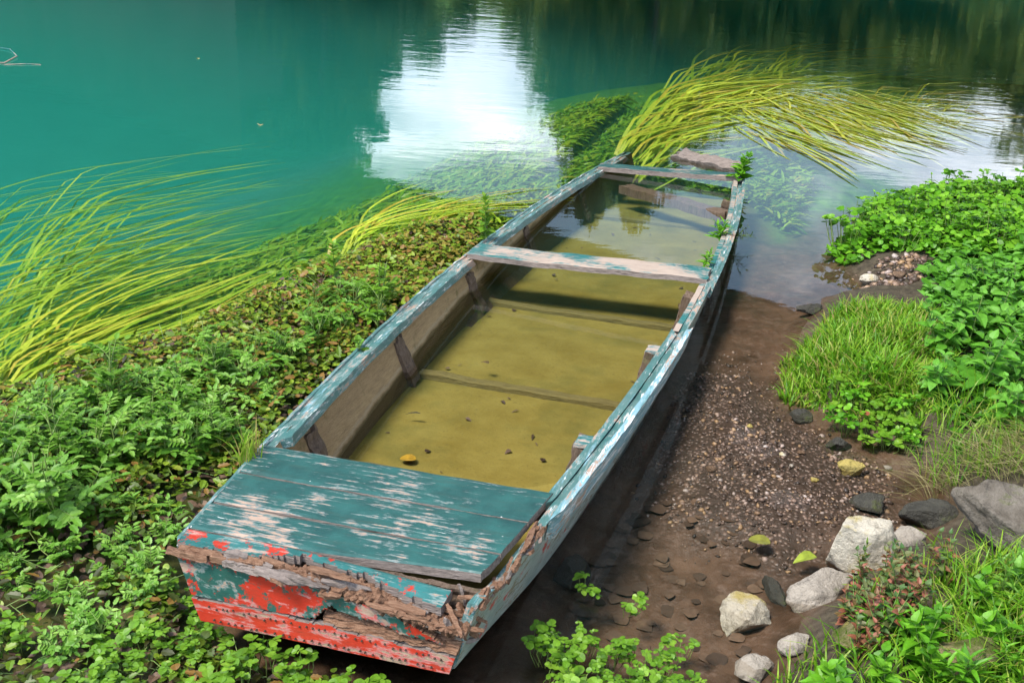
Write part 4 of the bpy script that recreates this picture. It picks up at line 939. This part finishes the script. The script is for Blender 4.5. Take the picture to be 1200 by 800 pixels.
P = sample(wpoly([(900, 800), (960, 770), (1120, 780), (1180, 900), (880, 900)]), 420, 85); blades(mb, on_ground(P, -.01), .12, .006, gg, .9)
P = sample(wpoly([(1000, 740), (1090, 680), (1130, 720), (1100, 800), (1000, 800)]), 150, 86); blades(mb, on_ground(P, -.01), .14, .005, gg, .9)
tag(mb.obj('bank_grass', G_GRASS), kind='stuff')
REDP = [split_plant(sprig(320 + i, h, OVATE, lf, 8, True, .25, 4, .5), 'reddish_plant', G_RED) for i, (h, lf) in enumerate(((.13, .035), (.16, .04), (.11, .03)))]
crowd(wpoly([(965, 730), (990, 705), (1060, 690), (1110, 720), (1080, 790), (1000, 810), (960, 780)]), 17, REDP, 'small plant with reddish and green leaves among the lower right stones', 'plant', 'reddish plants among the stones', 18, 'reddish_plant', (.7, 1.1), mind=.05, floor=.02)
crowd(wpoly([(960, 790), (1080, 770), (1200, 760), (1230, 860), (940, 860)]), 16, [LF, LF2], 'slender leaved green plant at the lower right edge of the bank', 'plant', 'green plants at the lower right edge', 19, 'bank_plant', (.7, 1.1), mind=.07)
FERN = split_plant(sprig(330, .16, LANCE, .035, 13, True, .08), 'dark_fern', G_COVER)
place(FERN, 'dark_fern', ground(1003, 690, .02), 1.0, 1.1, 'thin dark green fern sprig standing before the big pale rock', 'fern')
crowd(wpoly([(1130, 740), (1220, 700), (1240, 800), (1140, 820)]), 7, [split_plant(sprig(331, .2, LANCE, .07, 9, True, .2, 3, .3), 'blue_green_plant', G_BER)], 'narrow leaved blue green plant in the lower right corner', 'plant', 'blue green plants in the corner', 20, 'blue_green_plant', (.7, 1.), mind=.08)

# ------------------------------------------------------------------ stones
import bmesh
def rock(name, label, px, py, dims, seed, mat, rz=0.0, dz=None, tilt=(0, 0), sub=5, cuts=13, cat='stone', group=None, rough=.10, lift=.0):
    """px, py: the stone's middle in the photograph"""
    bm = bmesh.new(); bmesh.ops.create_icosphere(bm, subdivisions=sub, radius=1.0)
    me = bpy.data.meshes.new(name); bm.to_mesh(me); bm.free()
    V = np.zeros(len(me.vertices) * 3); me.vertices.foreach_get('co', V); V = V.reshape(-1, 3); gg = np.random.default_rng(seed)
    for k in range(cuts):
        nrm = gg.normal(0, 1, 3); nrm /= np.linalg.norm(nrm); d = gg.uniform(.48, .84); t = V @ nrm - d
        V = V - np.where(t > 0, t * .985, 0)[:, None] * nrm
    V = V * (1 + rough * vnoise(V, 1.6, seed, 4) + .30 * rough * vnoise(V, 5., seed + 2, 4) - .35 * rough * np.abs(vnoise(V, 3., seed + 4, 3)))[:, None]
    V *= np.array(dims) / 2
    me.vertices.foreach_set('co', V.ravel()); me.materials.append(mat); me.polygons.foreach_set('use_smooth', np.ones(len(me.polygons), bool)); me.update()
    o = bpy.data.objects.new(name, me); COL.objects.link(o)
    p = ground(px, py, dims[2] * .22 + lift); o.location = (p[0], p[1], p[2] + (dims[2] * .22 + lift if dz is None else dz)); o.rotation_euler = (*tilt, rz)
    return tag(o, label, cat, group)
rock('pale_rock', 'largest pale limestone rock with a pointed top beside the flat slab', 1004, 640, (.235, .19, .25), 1, M_LIME, .3, lift=.02)
rock('flat_slab', 'flat grey stone slab wedged against the right side of the pale rock', 1062, 634, (.19, .12, .075), 2, M_GREY, .25, tilt=(.1, -.1))
rock('split_rock', 'long pale topped rock with a dark front face lying before the big pale rock', 962, 690, (.26, .14, .13), 3, M_GREY, .5, tilt=(.1, -.15))
rock('yellowish_rock', 'rounded yellowish limestone rock alone at the edge of the dark pool', 867, 722, (.185, .15, .15), 4, M_LIME, -.3)
rock('mossy_post_stone', 'narrow upright mossy stone beside the yellowish rock', 905, 694, (.06, .16, .07), 5, M_DARKR, .35, tilt=(.35, 0))
rock('pink_grey_rock', 'small pinkish grey stone below the split rock', 932, 754, (.10, .08, .075), 6, M_GREY, .3)
rock('bottom_pale_rock', 'pale stone at the bottom edge below the yellowish rock', 882, 788, (.13, .10, .09), 7, M_GREY, .8)
rock('dark_bottom_rock', 'dark grey pitted stone at the bottom edge of the bank', 985, 795, (.13, .09, .07), 8, M_DARKR, .2)
rock('boulder', 'big weathered grey boulder jutting in from the right edge', 1192, 622, (.42, .24, .27), 9, M_BOULD, -.35, tilt=(.0, .1), sub=5, rough=.16)
rock('dark_ledge_rock', 'low brown black rock between the boulder and the flat slab', 1090, 606, (.20, .14, .11), 10, M_DARKR, .2)
rock('black_mossy_stone', 'round blackish mossy stone above the big pale rock', 1016, 588, (.135, .125, .10), 11, M_DARKR, .2)
rock('yellow_stone', 'bright yellow lichen stone among the dark pebbles', 998, 549, (.11, .075, .075), 12, M_YELR, -.2)
rock('yellow_capped_stone', 'dark stone with a yellow top just behind the bright yellow stone', 984, 521, (.095, .09, .085), 13, M_DARKR, .3)
rock('dark_edge_stone', 'dark wet stone at the foot of the bright grass', 940, 488, (.10, .075, .07), 14, M_DARKR, .1)
rock('white_flat_pebble', 'flat bluish white pebble in the dark water by the dry grass', 1041, 547, (.035, .03, .015), 15, M_GREY, 0, sub=3)
rock('brown_pebble', 'single brown stone lying on the wet gravel nearest the boat', 833, 548, (.05, .04, .03), 16, M_BROWNR, .4, sub=3)
rock('sunken_stone', 'round brown stone drowned in the dark pool left of the mossy post stone', 872, 664, (.15, .12, .06), 17, M_BROWNR, .2, dz=-.03)
rock('dark_sunken_stone', 'dark drowned stone in the middle of the muddy pool', 800, 628, (.15, .12, .07), 18, M_DARKR, .2, dz=-.04)
rock('prop_stone', 'grey wet stone under the right edge of the boat near its end', 668, 672, (.13, .13, .13), 19, M_DARKR, .5, sub=4)
rock('mossy_corner_rock', 'large mossy ochre rock in the bottom right corner', 1128, 772, (.24, .17, .12), 20, M_MOSSR, .3)
rock('mossy_low_rock', 'mossy brown rock under the reddish plants', 1010, 742, (.20, .14, .08), 21, M_MOSSR, .3)
rock('pale_bank_stone', 'white stone on the pebbly notch in the right bank', 1019, 326, (.11, .06, .05), 22, M_LIME, .3)
rock('dark_shore_stone', 'dark stone at the water edge behind the bright grass', 951, 363, (.14, .12, .07), 23, M_DARKR, .2)
rock('pinkish_bank_stone', 'pinkish stone right of the white stone in the bank notch', 1053, 321, (.07, .06, .045), 24, M_BROWNR, .1, sub=3)
# loose gravel (uncountable) and a few bigger pebbles
gg = np.random.default_rng(91)
def gravel_mat():
    m, n = nmat('gravel_stones'); r = n.rnd()
    c = n.ramp(r, (0., (.03, .02, .015)), (.3, (.10, .065, .048)), (.6, (.20, .13, .095)), (.78, (.32, .20, .10)), (.9, (.34, .25, .21)), (1., (.36, .31, .28)))
    n.out(n.bsdf(c, .45, n.bump(n.noise(n.obj(), 160, 4), .4, .004), .45)); return m
bm = bmesh.new(); bmesh.ops.create_icosphere(bm, subdivisions=1, radius=1.0); bm.verts.index_update()
IT = np.array([v.co[:] for v in bm.verts]); IF = [np.array([[v.index for v in f.verts] for f in bm.faces])]; bm.free()
IT = IT * (1 + .22 * gg.normal(0, 1, len(IT)))[:, None]
def pebbles(mb, poly, n, seed, s0, s1):
    P = sample(poly, n, seed); g_ = np.random.default_rng(seed); z = terrain(P) ; sz = s0 + (s1 - s0) * g_.random(n) ** 3.5
    P = P[hull_clear(P, -.02)]; P = P[(vnoise(P, 4., 12, 3) > -.12) | (g_.random(len(P)) < .3)]; sz = sz[:len(P)]; z = terrain(P); k = len(P)
    scatter(mb, IT, IF, np.c_[P, z + sz * .15], rotm(g_.random(k) * 6.28, g_.normal(0, .4, k), g_.normal(0, .4, k)), np.stack([sz, sz * g_.uniform(.6, 1, k), sz * g_.uniform(.35, .6, k)], -1), g_.random(k) ** 1.3, 0, True)
mb = MB(); pebbles(mb, GRAV, 3000, 92, .003, .013)
pebbles(mb, wpoly([(820, 400), (920, 400), (960, 490), (1060, 560), (1080, 640), (960, 640), (820, 640), (740, 560)]), 1300, 93, .003, .012)
pebbles(mb, wpoly([(990, 345), (1000, 325), (1080, 322), (1090, 350), (1040, 360)]), 380, 94, .008, .026)
pebbles(mb, wpoly([(960, 520), (1060, 545), (1090, 600), (1040, 640), (980, 570)]), 420, 95, .006, .018)
tag(mb.obj('gravel', gravel_mat()), kind='stuff')
PB = [(878, 500, .035, 'ochre pebble at the upper edge of the gravel'), (893, 507, .03, 'pinkish pebble beside the ochre one'), (907, 518, .035, 'orange brown pebble in the upper gravel'), (918, 533, .03, 'tan pebble in the middle of the gravel'),
      (954, 562, .035, 'yellow tan pebble left of the yellow stone'), (962, 552, .02, 'small red pebble by the yellow stone'), (927, 546, .022, 'grey blue pebble in the middle of the gravel'), (887, 603, .03, 'pale tan pebble low on the gravel'), (963, 603, .03, 'whitish pebble near the big pale rock'), (940, 530, .03, 'rounded brown pebble by the dark stones')]
for i, (px, py, s_, l_) in enumerate(PB):
    rock('pebble', l_, px, py, (s_ * 1.2, s_, s_ * .6), 40 + i, [M_YELR, M_BROWNR, M_BROWNR, M_LIME, M_YELR, M_BROWNR, M_GREY, M_LIME, M_LIME, M_BROWNR][i], i * .7, sub=3, cat='pebble')
# drowned leaf litter in the dark pool
P = sample(wpoly([(640, 680), (720, 590), (800, 560), (900, 640), (900, 720), (860, 800), (700, 720)]), 75, 96); P = P[hull_clear(P, -.05)]; k = len(P)
FLATLEAF = leaf_shape(.5, [(0, .05), (.12, .6), (.35, 1.0), (.6, .8), (.85, .4), (1, .03)], .03, .04)
mb = MB(); put(mb, FLATLEAF, np.c_[P, np.minimum(terrain(P) + .006, -.006)], gg.random(k) * 6.28, gg.normal(0, .03, k), gg.normal(0, .04, k), gg.uniform(.03, .065, k), gg.random(k) ** .7)
P = sample(COVER, 2400, 97); P = P[hull_clear(P, .02)]; k = len(P); put(mb, OVATE, np.c_[P, np.full(k, .006) + .01 * gg.random(k)], gg.random(k) * 6.28, gg.normal(0, .2, k), gg.normal(0, .2, k), gg.uniform(.02, .05, k), gg.random(k))
tag(mb.obj('leaf_litter', G_DEAD), kind='stuff')
bs_ = np.c_[gg.uniform(-.42, .42, 56), gg.uniform(.65, 4.7, 56)]; k = len(bs_)
P = np.array([np.array(BOAT_O) + BX * x_ + BS * s_ - BU * (FLOOR_D - .006) for x_, s_ in bs_])
mb = MB(); h_ = k // 2
put(mb, LANCE, P[:h_], gg.random(h_) * 6.28, gg.normal(0, .06, h_), gg.normal(0, .1, h_), gg.uniform(.012, .05, h_), gg.random(h_))
put(mb, OVATE, P[h_:], gg.random(k - h_) * 6.28, gg.normal(0, .06, k - h_), gg.normal(0, .1, k - h_), gg.uniform(.008, .03, k - h_), gg.random(k - h_))
tag(mb.obj('silt_debris', G_DEAD), kind='stuff')
# single fallen leaves
def fallen(name, px, py, z, ln, rz, col, label, shape=OVATE, pit=.05):
    m, n_ = nmat(name + '_colour'); o_ = n_.obj(); n_.out(n_.bsdf(n_.mix(n_.ramp(n_.noise(o_, 40, 5), (.4, 0.), (.65, 1.)), col, tuple(c * .6 for c in col)), .5, None, .4))
    mb = MB(); put(mb, shape, [(0, -.5 * ln, 0)], 0, pit, .1, ln, .5); o = mb.obj(name, m)
    # give the leaf a little thickness
    so = o.modifiers.new('thickness', 'SOLIDIFY'); so.thickness = .0008
    o.location = at(px, py, z); o.rotation_euler.z = rz; return tag(o, label, 'leaf')
fallen('fallen_leaf', 890, 633, .012, .065, 1.2, (.20, .20, .03), 'dull olive fallen leaf on the mud left of the big pale rock', ROUND)
fallen('fallen_leaf', 943, 653, .014, .075, 1.9, (.24, .30, .03), 'bright yellow green fallen leaf touching the big pale rock', OVATE)
fallen('fallen_leaf', 478, 537, -.003, .055, 1.4, (.40, .24, .02), 'yellow brown leaf floating in the boat by the deck edge', ROUND)
fallen('fallen_leaf', 568, 424, .004, .040, .9, (.10, .065, .025), 'brown leaf lying in the middle of the boat water', OVATE)
fallen('fallen_leaf', 484, 483, .004, .055, 1.4, (.05, .045, .02), 'thin dark leaf floating in the boat near the deck', LANCE)
fallen('fallen_leaf', 1012, 483, .08, .05, .4, (.32, .09, .05), 'reddish dead leaf caught at the foot of the bright grass', OVATE)
fallen('fallen_leaf', 232, 68, .004, .10, .4, (.45, .40, .12), 'small pale leaf adrift on the open teal water near the top', LANCE)
fallen('fallen_leaf', 305, 146, .004, .06, .2, (.5, .42, .2), 'tiny tan leaf adrift on the teal water below the pale one', OVATE)
# floating twig at the top left
tw = MB(); pts = [at(-40, 72, .006), at(5, 74, .006), at(20, 66, .01), at(12, 58, .012), at(-6, 55, .008)]; tube(tw, pts, [.008, .007, .006, .005, .004], 6); o = tw.obj('floating_twig', M_SEAT)
tag(o, 'curled pale twig floating at the upper left edge', 'twig')
tw = MB(); tube(tw, [at(5, 76, .004), at(30, 75, .006), at(48, 76, .004)], [.004, .004, .003], 6); o = tw.obj('floating_twig', M_SEAT)
tag(o, 'thin straight twig floating beside the curled twig', 'twig')
